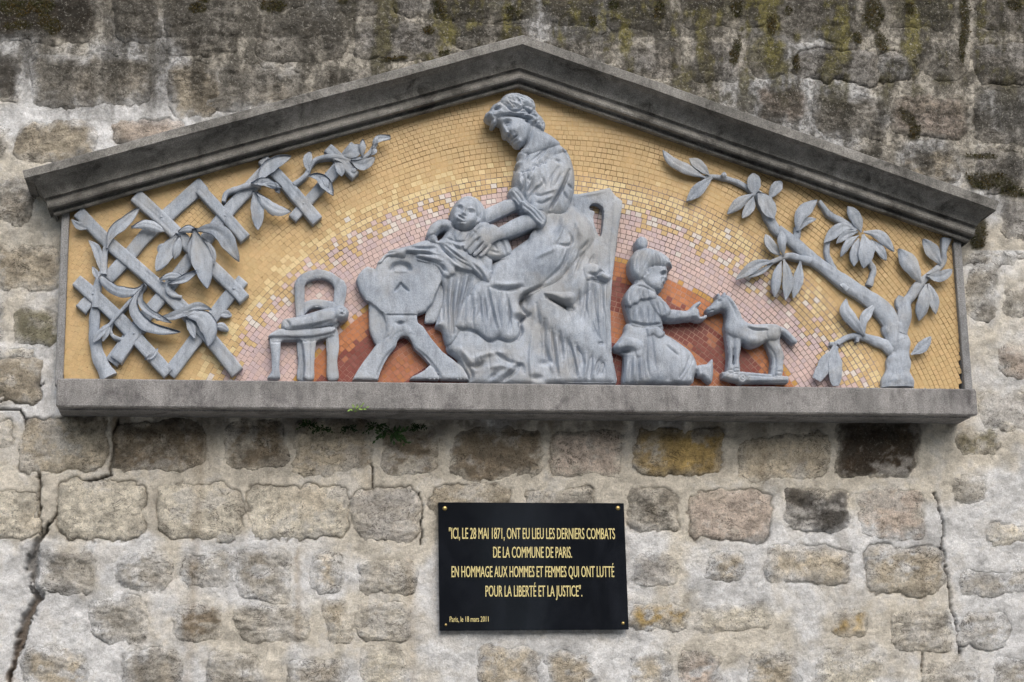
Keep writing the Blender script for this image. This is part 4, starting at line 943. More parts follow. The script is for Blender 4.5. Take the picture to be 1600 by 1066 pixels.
f.marks([[(750,371),(742,378),(735,387)],[(755,379),(748,386),(742,393)],[(761,385),(756,390),(750,397)]], 1.2, -7)
# neck, face
f.poly([(822,196),(838,192),(851,203),(866,213),(876,224),(864,230),(848,234),(832,240),(818,240),(813,236),(820,227),(823,212)], 'head', 54, 10, 12, 'over')
f.mark([(835,200),(830,218),(824,232)], 5, 3)
f.poly([(776,184),(784,180),(800,178),(818,182),(830,192),(832,202),(827,214),(821,223),(814,228),(808,227),(804,223),(802.5,219.5),(799,219),(799.5,216),(796.5,215),(795.5,212),(789,211.5),(787,207),(785.5,200),(783,193),(777,190)], 'head', 57, 12, 9, 'max', 3, sm=False); f.dome(808, 200, 14, 14, 4)
f.dome(806, 201, 11, 11, 4); f.dome(811.5, 222.5, 4.5, 4, 6); f.dome(792.5, 193, 4.6, 3.4, -9, -20); f.dome(793.3, 194, 2.4, 1.6, 4.5, -15); f.mark([(790.5,195.3),(793.3,196),(796,194.8)], .7, -3)
f.mark([(785,191),(789,186),(795,185.5),(801,188)], 1.4, 3.2); f.mark([(789.5,196),(793,197),(797,195)], 1.0, -2.2); f.mark([(789,192.5),(793,191),(797.5,193)], .8, -3)
f.mark([(784.5,192),(788,201),(791,208)], 2.2, 7); f.dome(793, 208.3, 2.6, 2.0, 6); f.dome(797, 210.3, 1.4, 1.1, -9); f.mark([(796,205),(798,207.5),(797.5,209.5)], .9, -4); f.mark([(799,211.5),(801,213)], 1.2, -2)
f.dome(801.5, 212.5, 2.6, 1.5, 4, 30); f.mark([(799.5,216.5),(803.5,215),(808,212)], .9, -9); f.dome(804.5, 217.5, 2.6, 1.5, 4, 30); f.dome(807, 219.8, 2.4, 1.3, -5, 30)
f.mark([(797.5,206.5),(802,206),(805,210)], 1.2, -1.5)
f.mark([(828,212),(821,224),(812,230)], 2.4, -6); f.mark([(831,200),(828,212)], 3, -2.5)
# hair
f.poly([(758.5,181),(760,175),(765,171),(770,164),(777,158),(784,153),(790,146),(797,143),(803,142.5),(812,143.5),(820,146),(829,149.5),(835,155),(838,162),(838,169),(843,176),(849,183),(853,192),(852,200),(849,204.5),(843,200),(836,197.5),(829,194),(822,188),(812,183),(800,180.5),(788,182),(779,184),(777,191),(772,197),(767,195),(768,189),(763,186)], 'hair', 58, 17, 13)
f.poly([(782,158),(790,147),(803,143),(822,147),(834,155),(837,164),(836,170),(828,168),(819,165),(814,171),(805,173),(797,168),(790,160)], 'hair', 70, 10, 9)
f.poly([(770,164),(778,160),(788,162),(797,170),(801,176),(792,179),(780,179),(772,182),(768,174)], 'hair', 70, 8, 7); f.dome(776, 170, 5, 2.6, -13, -8)
f.dome(763.5, 179, 4.5, 4.5, 7); f.dome(771, 192, 4, 4, 6); f.dome(766, 187, 2.5, 2.5, -6)
f.marks([[(783,161),(792,166),(799,173),(806,174),(815,171),(820,166)],[(825,172),(830,176),(838,176)],[(817,166),(822,172),(829,175),(836,170)]], 1.3, -8)
f.marks([[(802,179),(815,180),(828,178),(840,184)],[(815,184),(824,184),(836,190)],[(806,177),(820,175),(834,180),(846,190)],[(800,147),(812,150),(822,156)],[(812,145),(824,152),(830,160)],[(792,152),(800,158),(806,166)],[(830,158),(835,164)]], 1.1, -4.5)
f.marks([[(800,176),(816,178),(832,184)],[(806,152),(816,158)],[(796,155),(806,162),(814,166)],[(832,176),(844,188)]], 1.5, 3.5)
f.grain('hair', 5, 7, 1, .6)
for q in ((760,183,3,4),(765,176,3,4),(770,186,3,4),(766,192,3,4),(775,193,2.5,3),(779,163,4,4),(846,198,3.4,4),(850,191,3,4),(841,194,2.6,3),(832,173,3,3)): f.dome(q[0], q[1], q[2], q[2], q[3]); f.dome(q[0]+.6, q[1]+.6, 1.1, 1.1, -5)
f.fan([(784,160),(796,150),(812,146)], [(800,171),(812,170),(828,164)], 9, .8, -4, 11, 3, 0, .9); f.fan([(776,180),(786,176),(800,178)], [(812,182),(830,186),(846,190)], 6, .8, -3.5, 12, 3)
f.dome(824.5, 188, 3.5, 2.5, -8); f.dome(847.5, 194, 3.2, 4, -8); f.dome(834, 189, 3, 2.4, 4); f.dome(798, 150, 3, 1.6, -4); f.dome(836, 193, 2, 3, -4)
f.marks([[(824,460),(814,472),(817,484),(826,493)],[(828,492),(817,499),(812,508),(815,519),(809,530)]], 2.4, -13)
f.mark([(716,516),(735,517),(748,522),(765,534),(779,530),(795,535),(809,531)], 1.7, -6)
f.fan([(846,488),(885,512),(925,548),(945,560)], [(842,592),(880,590),(915,592),(948,592)], 14, 1.0, -2.6, 1)
f.fan([(846,488),(885,512),(925,548),(945,560)], [(842,592),(880,590),(915,592),(948,592)], 9, 2.0, 1.8, 2)
f.fan([(905,448),(925,442),(952,444)], [(900,485),(928,525),(954,560)], 10, 1.1, -3, 3); f.fan([(728,462),(765,446),(802,456)], [(708,508),(765,528),(806,522)], 14, 1.1, -3.2, 4, 5)
f.fan([(812,246),(836,262),(868,252)], [(808,290),(824,312),(862,312)], 8, 1.2, -2.6, 5, 5, .2, .8); f.fan([(885,335),(905,350),(920,380)], [(850,440),(878,436),(905,415)], 7, 1.4, -2.2, 6, 5)
f.fan([(735,540),(765,545),(805,540)], [(742,585),(770,575),(815,580)], 5, 1.3, -1.8, 7, 6)
f.build(wo, thin=np.where((f.X < 838) & (f.Y > 312) & (f.Y < 405), .97, np.where(f.Y < 235, .7, .5)), tr=11, rough=.4, floor=np.where(f.Y < 240, 22.0, -1.0))

# ---- cradle
cr = thing('cradle', 'grey relief of a wooden rocking cradle with a chevron cut in its headboard', 'cradle', W3(640, 592))
f = Fig(548, 386, 738, 602)
f.poly([(578,470),(590,480),(608,500),(612,520),(604,545),(592,540),(585,533),(578,516),(577,500)], 'side_board', 20, 5, 6)
f.poly([(672,470),(690,440),(697,442),(693,470),(683,500),(672,504),(664,500)], 'side_panel', 16, 4, 6)
f.poly([(557,436),(561,428),(566,422),(574,416),(580,418),(587,420),(591,413),(598,406),(610,397),(630,393),(655,391),(685,410),(692,432),(688,444),(676,474),(664,487),(653,490),(651,497),(654,506),(640,520),(612,520),(604,506),(598,490),(585,478),(572,468),(563,455)], 'headboard', 30, 5, 5, sm=False)
f.poly([(604,492),(651,492),(653,504),(661,510),(675,530),(691,549),(708,562),(723,574),(730,586),(733,593),(689,592),(686,584),(680,577),(672,568),(660,555),(648,544),(643,532),(638,526),(632,524),(626,526),(621,532),(619,541),(608,554),(600,568),(594,582),(591,593.5),(551,592.5),(558,580),(568,565),(578,552),(586,541),(600,530),(604,518)], 'rocker_leg', 28, 5, 5, sm=False)
f.poly([(640,592),(645,588),(654,584),(664,578),(672,570),(680,577),(687,590),(686,592.5)], 'rocker_foot', 24, 4, 4, sm=False)
f.poly([(616,505),(621,500),(631,500),(637,506),(645,520),(637,522),(626,518),(618,522),(610,530),(608,522)], 'rocker_leg', 31, 5, 6, 'max', 3)
f.mark([(612,421),(616,415),(626,412.5),(636,415),(640,421)], 3.2, -9, False); f.dome(626, 418, 11, 4, -5); f.mark([(611,424),(626,425),(641,424)], 1.4, 2)
f.marks([[(617,455),(626,443)],[(626,443),(638,455)]], 1.3, -6); f.mark([(617,455),(626,443),(638,455)], 1.3, -3, False, 1); f.dome(626, 505, 6, 2.2, -9); f.dome(626, 497, 7, 5, 3)
f.marks([[(618,542),(604,556),(594,575),(588,590)]], 1.6, -4); f.mark([(651,545),(668,560),(682,578),(690,592)], 1.6, -4); f.dome(586, 424, 2.5, 5, -4); f.dome(579, 541, 6, 5, -3)
f.mark([(600,531),(609,524),(613,515)], 1.6, -3); f.mark([(570,466),(590,482),(604,492)], 1.3, 2)
f.build(cr, rough=.3, thin=.9, tr=3)

# ---- blanket hanging over the cradle
bl = thing('blanket', 'grey relief of a crumpled blanket draped over the cradle and hanging at its right', 'blanket', W3(700, 430))
f = Fig(586, 366, 770, 546)
f.poly([(690,425),(735,412),(758,432),(756,445),(744,458),(728,480),(724,500),(722,516),(716,530),(708,539),(700,540),(695,530),(692,516),(687,512),(681,510),(683,500),(690,480),(694,455)], 'hanging_fold', 30, 8, 8)
f.marks([[(700,436),(698,470),(700,505)],[(712,432),(706,470),(708,520)],[(724,430),(716,470),(712,510)],[(735,432),(726,465),(720,490)],[(694,460),(692,500)]], 2.2, -7)
f.marks([[(706,436),(702,480),(704,525)],[(718,432),(711,480),(712,525)],[(730,430),(722,470)],[(742,440),(730,470)]], 2.4, 5); f.dome(684, 508, 5, 4, 6)
f.mark([(726,500),(724,520),(716,534)], 2, -4); f.fan([(694,440),(720,435),(748,440)], [(690,505),(704,532),(720,510)], 12, 1.0, -3, 9, 2)
f.poly([(590,410),(594,406),(600,399),(608,393),(620,389),(637,384),(655,377),(672,373),(690,376),(720,385),(752,392),(775,412),(768,432),(758,440),(744,428),(732,418),(716,416),(706,430),(700,434),(692,430),(686,420),(676,412),(664,411),(656,406),(648,397),(638,397),(632,404),(622,402),(610,399),(602,403),(598,411),(592,413)], 'top_cloth', 40, 8, 7)
f.limb([(612,396,6),(640,390,7),(668,386,7),(695,392,6)], 'top_cloth', 42, 1.1, k=4); f.limb([(655,402,6),(675,404,7),(698,412,8),(706,424,6)], 'top_cloth', 44, 1.0, k=4); f.limb([(690,396,6),(712,410,7),(735,418,7)], 'top_cloth', 46, 1.0, k=4)
f.marks([[(640,386),(655,388),(680,388)],[(652,397),(665,396),(674,398)],[(638,394),(650,402),(668,406),(690,410)],[(662,405),(680,410),(696,420)],[(685,383),(700,397),(712,412)],[(640,400),(634,394)],[(690,418),(697,424)],[(604,396),(618,394)]], 1.7, -7)
f.marks([[(646,392),(664,392),(684,397)],[(700,402),(712,414),(726,424)]], 2, 4)
f.build(bl)

# ---- baby
ba = thing('baby_statue', 'grey relief of a chubby baby lying on the blanket, face turned outward', 'statue', W3(725, 400))
f = Fig(662, 298, 806, 448, .8)
f.poly([(752,386),(762,374),(776,362),(790,366),(797,378),(801,397),(790,403),(770,405),(752,400)], 'gown', 38, 8, 10); f.marks([[(778,368),(786,382),(790,398)],[(770,376),(776,390)],[(765,392),(780,396)]], 2, -4)
f.poly([(683,378),(692,370),(706,352),(730,356),(752,352),(757,362),(752,376),(748,392),(740,402),(762,418),(770,428),(767,440),(762,444),(752,436),(742,428),(730,420),(716,412),(702,400),(690,388)], 'gown', 46, 10, 10)
f.limb([(716,366,15),(728,374,14),(735,384,12)], 'gown', 44, .8, k=6); f.limb([(700,388,9),(720,402,10),(742,416,9),(756,428,7)], 'gown', 48, 1.0, k=4); f.limb([(730,398,7),(748,408,6),(762,422,5)], 'gown', 48, .8, k=3)
f.limb([(752,422,7),(760,432,6.5),(764,439,4.5)], 'foot', 50, 1.1, k=3); f.limb([(763,430,3.4),(768,424,3)], 'foot', 54, 1.0, k=2); f.limb([(765,434,2.5),(767.5,430,2)], 'foot', 55, 1.0, k=2)
f.mark([(740,414),(750,424),(758,438)], 1.8, -6)
f.marks([[(697,372),(708,376),(720,378),(728,376)],[(706,380),(716,388),(730,392)],[(712,356),(708,368),(712,376)],[(722,358),(718,372)],[(735,362),(728,374)],[(720,384),(732,396),(748,404)],[(695,384),(712,398),(730,410)],[(742,398),(752,402)]], 1.4, -4)
f.marks([[(700,378),(716,384),(728,384)],[(704,388),(722,402)],[(740,362),(734,372)]], 2, 3.5)
f.limb([(704,351,9),(692,350,9.5),(681,356,9),(675,365,8)], 'arm', 48, 1.0, 'max', 3); f.limb([(676,366,7),(677,374,7.5)], 'arm', 48, 1.0, 'max', 2)
f.mark([(670,369),(678,367),(685,369)], 1.0, -3.5); f.mark([(690,356),(688,362),(683,366)], 2, -6)
for q in ((671.5,379),(675,382),(679,383.5),(683,383)): f.limb([(q[0]+1,q[1]-5,2.6),(q[0]+.5,q[1]-1.5,2.2)], 'arm', 51, 1.0, 'max', 1.5)
f.poly([(705,345),(706,330),(711,317),(720,308),(730,304),(742,306),(752,314),(759,326),(760,340),(756,350),(748,356),(735,358),(718,356)], 'hair', 46, 14, 14)
f.poly([(704,340),(705,328),(710,319),(716,312),(726,309),(737,311),(745,318),(748,330),(747,342),(741,350),(733,356),(724,357),(715,354),(708,349)], 'head', 54, 19, 15)
f.dome(712, 340, 6, 6, 4); f.dome(738, 345, 7, 6.5, 4.5); f.dome(721, 349, 4.5, 3, 4, 20); f.dome(726, 318, 13, 8, 3)
f.dome(718, 325, 3.4, 2.0, -6, 20); f.dome(737, 332, 3.8, 2.0, -6, 15); f.dome(718, 325.6, 1.6, 1.1, 3.2); f.dome(737.5, 332.6, 1.8, 1.2, 3.2)
f.mark([(713,321),(719,320),(724,323)], 1.2, 3); f.mark([(731,326),(738,326),(744,330)], 1.2, 3); f.mark([(728,322),(725,330),(723,334)], 2, 3); f.dome(724.5, 334, 3.2, 2.4, 5, 15); f.dome(722, 336.3, 1, .8, -4); f.dome(727.2, 337, 1.1, .9, -4)
f.mark([(716,338),(720,338.5),(725,342)], 1.1, -5); f.mark([(716,335.6),(721,336.5),(727,340.5)], 1.1, 2.6); f.mark([(714,341),(718,343.5),(724,345.5)], 1.5, 4.5); f.mark([(713,346),(720,348),(728,347)], 1.1, -2.5)
f.dome(732, 312, 3.2, 1.8, -5); f.mark([(722,309),(733,311),(742,318)], 1.2, -3); f.marks([[(748,316),(752,330),(748,344)],[(744,312),(755,322),(756,338)],[(738,308),(750,314)]], 1.2, -3.5); f.dome(746.5, 337, 2.2, 3, -4); f.dome(747, 347, 2.4, 3.6, 4)
f.mark([(706,350),(716,358),(730,360),(742,354)], 1.8, -8)
f.build(ba, rough=.3)

# ---- small chair and the doll on it
ch = thing('small_chair', 'grey relief of a small chair with arched back, left of the cradle', 'chair', W3(478, 592))
f = Fig(414, 416, 548, 596, .9)
f.poly([(463,496),(461,470),(460,443),(464,436),(469,430),(480,424),(495,420.5),(508,422),(519,426),(530,434),(538,439),(542,448),(541,462),(538,475),(534,500),(520,520),(512,500),(520,480),(522,462),(523,449),(520,443),(515,438.5),(508,435),(500,434.5),(492,435),(485,437.5),(479,441),(476,446),(476,470),(476,498)], 'backrest', 20, 4, 5, sm=False)
f.mark([(538,444),(536,462),(533,476)], 1.2, -2.5)
f.poly([(474,475),(484,469),(495,467.5),(508,469),(522,473),(522,487),(508,484),(500,480),(490,480),(482,484),(476,490)], 'back_rail', 22, 4, 4)
f.poly([(511,520),(526,512),(530,540),(527,565),(529,591),(512,591.5),(511,560)], 'leg.c', 18, 5, 5); f.poly([(464,532),(475,532),(476,560),(480,592),(464.5,592),(466,565)], 'leg.d', 12, 4, 4)
f.poly([(422,528),(437,528),(438,550),(436.5,575),(437,590.5),(418.5,590.5),(422,584),(425,576),(424,550)], 'leg.a', 26, 5, 5); f.poly([(473,528),(493,526),(492,550),(491,572),(490,592),(475,592),(476,575),(474,550)], 'leg.b', 28, 5, 6)
f.poly([(422,524),(480,526),(520,517),(522,524),(500,530),(490,534),(475,535),(468,531),(442,531),(436,536),(424,536)], 'apron_rail', 25, 4, 4, sm=False)
f.poly([(420.5,524),(428,518),(439,513.5),(460,515),(490,513),(521,511),(522,519),(505,523),(484,526.5),(450,526.5),(422,526.5)], 'seat', 34, 5, 5)
f.mark([(484,530),(484,560),(483,588)], 1.2, -2.5)
f.build(ch, rough=.25, thin=.88, tr=3)
do = thing('doll', 'grey relief of a swaddled doll with a round head lying on the small chair', 'doll', W3(490, 510))
f = Fig(436, 468, 552, 524, .8)
f.limb([(450,507,10.5),(475,503,11.5),(500,497,13.5),(516,493,14)], 'body', 40, .9, n=3); f.mark([(446,499),(452,507),(450,515)], 1.4, -4); f.dome(447, 506, 4.5, 7, -6, -12); f.mark([(458,514),(490,509),(516,502)], 2, -5); f.mark([(524,484),(526,493),(522,502)], 2, -5)
f.limb([(532,487,11.5),(534,489,11.5)], 'head', 40, 1.0); f.dome(533, 484, 2, 1.6, -4); f.dome(537, 487, 2, 1.6, -4); f.dome(534, 491, 3, 1.5, -4); f.dome(535, 488, 1.6, 2, 3)
f.build(do, rough=.35)

# ---- kneeling girl
gi = thing('girl_statue', 'grey relief of a kneeling girl with a topknot reaching towards the toy horse', 'statue', W3(1030, 598))
f = Fig(958, 366, 1120, 606, .9)
f.poly([(984,503),(975,520),(964,536),(967,547),(976,555),(978,565),(975,582),(974,599),(985,600),(996,599),(1015,599),(1034,597),(1045,593),(1055,598),(1081,599),(1086,588),(1090,570),(1085,556),(1078,547),(1068,539),(1057,531),(1048,525),(1038,518),(1034,506)], 'dress', 26, 16, 18)
f.limb([(1010,530,24),(1035,550,24),(1062,570,20)], 'dress', 24, .9, k=8); f.limb([(995,520,18),(988,550,12),(985,590,10)], 'dress', 22, .9, k=6); f.limb([(1075,575,12),(1055,590,9),(1000,592,7)], 'dress', 26, .9, k=5)
f.marks([[(988,558),(984,595)],[(996,560),(998,597)],[(1018,520),(1022,560),(1024,575)],[(1012,520),(1010,560),(1015,588)],[(1084,560),(1078,575),(1068,592)],[(1078,556),(1072,575),(1062,590)],[(1042,540),(1060,556)],[(1004,555),(1008,590)]], 1.8, -4.5)
f.marks([[(980,560),(978,595)],[(991,560),(991,597)],[(1003,535),(1002,590)],[(1082,566),(1074,584)]], 2.4, 4)
f.limb([(968,541,7.5),(985,536,8),(997,540,8)], 'bow', 44, 1.0, 'over'); f.limb([(1000,540,7),(999,552,6)], 'bow', 42, 1.0, k=3); f.dome(978, 548, 9, 3.5, -14)
f.poly([(1012,511),(1024,510),(1036,516),(1039,522),(1030,528),(1020,522),(1014,526),(1010,516)], 'bow', 44, 6, 5)
f.poly([(1089,572),(1098,569),(1106,568),(1113.5,560.5),(1115,570),(1115,585),(1112,598),(1105,595),(1099,589),(1091,586)], 'shoe', 30, 7, 6); f.mark([(1098,570),(1096,580),(1097,588)], 1.4, -2)
f.poly([(981,470),(990,462),(1010,462),(1028,466),(1036,480),(1036,500),(1034,510),(1010,512),(990,510),(984,502),(980,490),(978,478)], 'dress', 36, 12, 12)
f.marks([[(990,484),(988,500)],[(1000,482),(1000,502)],[(1012,480),(1012,504)],[(1022,488),(1020,506)]], 1.6, -4); f.mark([(985,504),(1008,508),(1034,506)], 1.8, -6); f.marks([[(995,484),(994,502)],[(1006,482),(1006,504)]], 2, 2.5)
f.limb([(1044,491,10),(1058,492,9),(1070,492,7.5),(1076,491,7)], 'arm', 38, 1.0, 'over'); f.marks([[(1054,484),(1056,492),(1055,500)],[(1060,484),(1061,492)]], .9, -2.5)
f.limb([(1078,491,8),(1085,489,8)], 'arm', 38, 1.0, 'max', 3); f.limb([(1080,486,4),(1086,479,3.8),(1092,474,3),(1094,473,2.4)], 'arm', 42, 1.1, 'max', 2); f.limb([(1086,494,4),(1093,497,3.5),(1099,497,3),(1103,494,2.4)], 'arm', 41, 1.1, 'max', 2)
for q in ((1090,484),(1091,488),(1091,492)): f.limb([(1083,q[1]+1,2.9),(q[0],q[1],2.6),(q[0]-1,q[1]+2,2.4)], 'arm', 45, 1.1, 'max', 1)
f.poly([(1018,456),(1030,460),(1038,468),(1045,476),(1049,484),(1046,492),(1038,496),(1031,494),(1022,484),(1016,470)], 'sleeve', 46, 9, 9); f.marks([[(1030,468),(1038,482),(1036,492)],[(1038,474),(1044,484)],[(1026,474),(1030,488)]], 1.6, -3.5)
f.poly([(991,443),(1000,439),(1010,440),(1020,447),(1027,455),(1026,466),(1020,468),(1014,466),(1008,469),(1002,468),(996,474),(990,475),(985,480),(979,477),(977,466),(980,456),(985,448)], 'cape', 52, 7, 7); f.marks([[(990,448),(984,460),(984,472)],[(1000,450),(996,466)],[(1012,452),(1012,464)],[(1004,456),(1004,466)]], 1.6, -3.5); f.mark([(988,447),(1004,448),(1022,456)], 1.4, -3)
f.poly([(995,436),(1010,432),(1022,444),(1018,452),(1005,448),(994,442)], 'head', 48, 8, 8, 'max', 3)
f.poly([(1000,420),(1015,410),(1042,412),(1044,420),(1044,426),(1043,431),(1044.5,435),(1041.5,437),(1041.5,440),(1039,443),(1038.5,447),(1036,450),(1034,454),(1029,456),(1021,451),(1010,444),(1003,434)], 'head', 54, 11, 8, 'over', sm=False)
f.dome(1028, 441, 7, 7, 4); f.dome(1037, 427.5, 4, 2.8, -12); f.dome(1037.5, 428.3, 1.8, 1.3, 5); f.mark([(1033,441),(1035,436),(1037,433)], 1.2, -3); f.mark([(1033,424),(1038,422.5),(1043,424)], 1.1, 2.5); f.mark([(1042,428),(1043,434)], 1.4, 3); f.dome(1041.5, 435, 1.6, 1.4, 3); f.mark([(1041.5,443.5),(1035.5,442.5)], 1.0, -8); f.dome(1033, 451, 3, 2.6, 3); f.mark([(1035,427.5),(1040,428.5)], .7, -2.5)
f.poly([(993,433),(988,426),(985.5,416),(985.5,405),(990,396),(997,389.5),(1008,387),(1018,386.5),(1030,390),(1040,396),(1047,402.5),(1050,410),(1052,417),(1046,415),(1040,417),(1030,416),(1018,417),(1014,421),(1010,428),(1006,434),(998,437)], 'hair', 54, 16, 14)
f.marks([[(1000,392),(994,404),(992,420)],[(1006,391),(1000,405),(998,425)],[(1012,390),(1010,405),(1006,420)],[(1020,390),(1024,402),(1024,415)],[(1028,393),(1034,404),(1035,415)],[(1036,398),(1043,406),(1045,414)],[(1018,390),(1018,405),(1017,415)],[(1024,391),(1030,404),(1030,415)],[(1032,395),(1039,405),(1040,414)]], .9, -3.2)
f.dome(1013, 425, 3, 5, 4, 20); f.dome(1013, 425, 1.2, 2.6, -6, 20)
f.limb([(1004,380,9.5),(1004,378,9.5)], 'topknot', 48, .9); f.limb([(1003,374,4),(1003,370,2)], 'topknot', 50, .9, k=2); f.mark([(1000,372),(999,384)], 1, -2.5); f.mark([(1006,372),(1008,384)], 1, -2.5); f.mark([(997,387),(1004,389),(1011,387)], 1.4, -7)
f.build(gi, rough=.3, tr=6)

# ---- toy horse
ho = thing('toy_horse', 'grey relief of a toy horse standing on a low wheeled board', 'toy', W3(1180, 592))
f = Fig(1100, 456, 1250, 604, .8)
f.poly([(1129,581),(1150,579),(1180,582),(1210,585),(1233,588),(1233,597.5),(1200,597),(1160,597),(1140,593),(1129,590)], 'board', 32, 5, 4, sm=False); f.mark([(1140,584),(1230,591)], 1.2, -2)
f.limb([(1216,512,5.5),(1226,517,4.8),(1236,527,4.6),(1242,533,4.4)], 'tail', 26, 1.0)
f.poly([(1198,530),(1206,528),(1214,545),(1216,560),(1214,586),(1205,586),(1206,562),(1202,548)], 'leg.c', 22, 6, 6)
f.poly([(1196,522),(1219,520),(1220,535),(1226,553),(1225,568),(1223,586),(1213,586),(1213,566),(1210,552),(1202,540)], 'leg.d', 28, 8, 7)
f.poly([(1136,518),(1149,520),(1147,545),(1146,565),(1147,582),(1137,582),(1138,560),(1137,540)], 'leg.a', 28, 8, 7); f.poly([(1148,520),(1161,520),(1159,540),(1156,560),(1157,580),(1147,580),(1148,560),(1147,540)], 'leg.b', 32, 8, 7)
f.poly([(1134,512),(1136,498),(1135,487),(1130,484),(1122,487),(1117,489),(1112,490),(1108,489),(1105,484),(1106,480),(1112,476),(1117,471),(1123,465.5),(1129,461),(1138,460),(1146,467),(1152,476),(1158,488),(1163,498),(1170,503),(1180,505.5),(1200,505),(1214,506),(1220,511),(1220,524),(1212,532),(1200,532),(1190,538),(1177,541),(1168,538),(1160,531),(1148,527),(1138,522)], 'body', 34, 13, 12)
f.limb([(1150,515,13),(1175,522,15),(1205,518,13)], 'body', 30, 1.05, k=6); f.dome(1177, 531, 12, 7, 4)
f.limb([(1126,472,8),(1118,479,6.5),(1111,484,5)], 'body', 40, 1.1, k=3); f.dome(1124, 471, 2.4, 1.8, -5); f.dome(1124, 471.4, 1.2, 1, 3); f.mark([(1106,487),(1112,485),(1116,485)], .9, -5); f.dome(1108.5, 482, 1.2, 1, -4)
f.mark([(1140,463),(1150,478),(1158,494)], 2.2, 4); f.mark([(1136,466),(1145,480),(1152,498)], 1.6, -3.5); f.marks([[(1142,468),(1148,470)],[(1146,476),(1152,477)],[(1150,484),(1156,485)]], .9, -2); f.limb([(1124,466,3),(1123,460,2.2)], 'ear', 46, 1.1, k=2); f.limb([(1131,463,3),(1133,458,2)], 'ear', 44, 1.1, k=2)
f.mark([(1169,512),(1182,516),(1199,516)], 1.3, -6); f.mark([(1169,509),(1184,512),(1200,512)], 1.2, 3.5); f.dome(1199, 514, 1.8, 1.8, 3); f.mark([(1135,486),(1128,488),(1120,489)], 1, -2); f.mark([(1200,508),(1198,520),(1200,530)], 1.4, -2.5)
f.marks([[(1137,578),(1147,578)],[(1147,576),(1157,576)],[(1213,581),(1224,581)]], 1.0, -2.5); f.dome(1218, 547, 3, 6, 3)
f.limb([(1160.5,590,8.6),(1161,590,8.6)], 'wheel', 37, .45, 'over'); f.mark([(1165.5,590),(1160.5,595),(1155.5,590),(1160.5,585),(1165.5,590)], 1.1, -2.5, False); f.dome(1160.5, 590, 1.8, 1.8, -4)
f.build(ho, rough=.3, thin=.7, tr=5)
# ------------------------------------------------------------------ black plaque
def mat_plaque():
    m, t, b = nodes_mat('polished black plaque'); p = vec(t)
    c = mix(t, (0.006, 0.007, 0.010), (0.013, 0.015, 0.021), ramp(t, noise(t, vec(t, 1, 1, .5), 7, 7, .7, .8), [(0.45, 0), (0.75, 1)]))
    t.links.new(c, b.inputs['Base Color'])
    r = ramp(t, noise(t, p, 9, 6, 0.7), [(0.4, 0.04), (0.7, 0.12)]); t.links.new(r, b.inputs['Roughness'])
    b.inputs['Specular IOR Level'].default_value = 0.8
    return m
M['plaque'] = mat_plaque()
PH = 0.022
pc = [U(*q, PH) for q in ((684.6,785),(974.8,786.3),(982.6,983.8),(686.8,985.8))]
pl = thing('plaque', 'glossy black commemorative plaque with gold capitals screwed to the wall below the sill', 'plaque', (float(pc[3][0]), -PH, float(pc[3][1])))
def plate():
    import bmesh
    bm = bmesh.new()
    f4 = [bm.verts.new((float(x), -PH, float(z))) for x, z in pc]; b4 = [bm.verts.new((float(x), -PH+.012, float(z))) for x, z in pc]
    bm.faces.new(f4); bm.faces.new(b4[::-1])
    for i in range(4): bm.faces.new((f4[i], b4[i], b4[(i+1) % 4], f4[(i+1) % 4]))
    bmesh.ops.recalc_face_normals(bm, faces=bm.faces)
    bmesh.ops.bevel(bm, geom=bm.edges[:], offset=.0012, segments=2, affect='EDGES')
    me = bpy.data.meshes.new('plate'); bm.to_mesh(me); bm.free(); me.materials.append(M['plaque'])
    o = bpy.data.objects.new('plate', me); COL.objects.link(o); o.parent = pl
plate()
def dome_obj(name, u, v, r, h0, hh, mat, parent):
    x, z = U(u, v, h0); a = np.linspace(0, 2*np.pi, 15)[:-1]; V = [(float(x), -(h0+hh), float(z))]; T = []; Q = []
    for k, (rr, q) in enumerate(((.45, .9), (.8, .6), (1.0, .15), (1.02, -.8))): V += [(float(x)+r*rr*math.cos(t), -(h0+hh*q), float(z)+r*rr*math.sin(t)) for t in a]
    n = 14
    for i in range(n):
        j = (i+1) % n; T.append((0, 1+j, 1+i))
        for k in range(3): Q.append((1+k*n+i, 1+k*n+j, 1+(k+1)*n+j, 1+(k+1)*n+i))
    return mesh_obj(name, V, Q, mat, parent, True, T=T)
for (u, v, r) in ((695,794.5,.0066),(965.5,794,.0066),(696.5,976.5,.0040),(973.5,974,.0048)): dome_obj('screw', u, v, r, PH, .0035, M['brass'], pl)
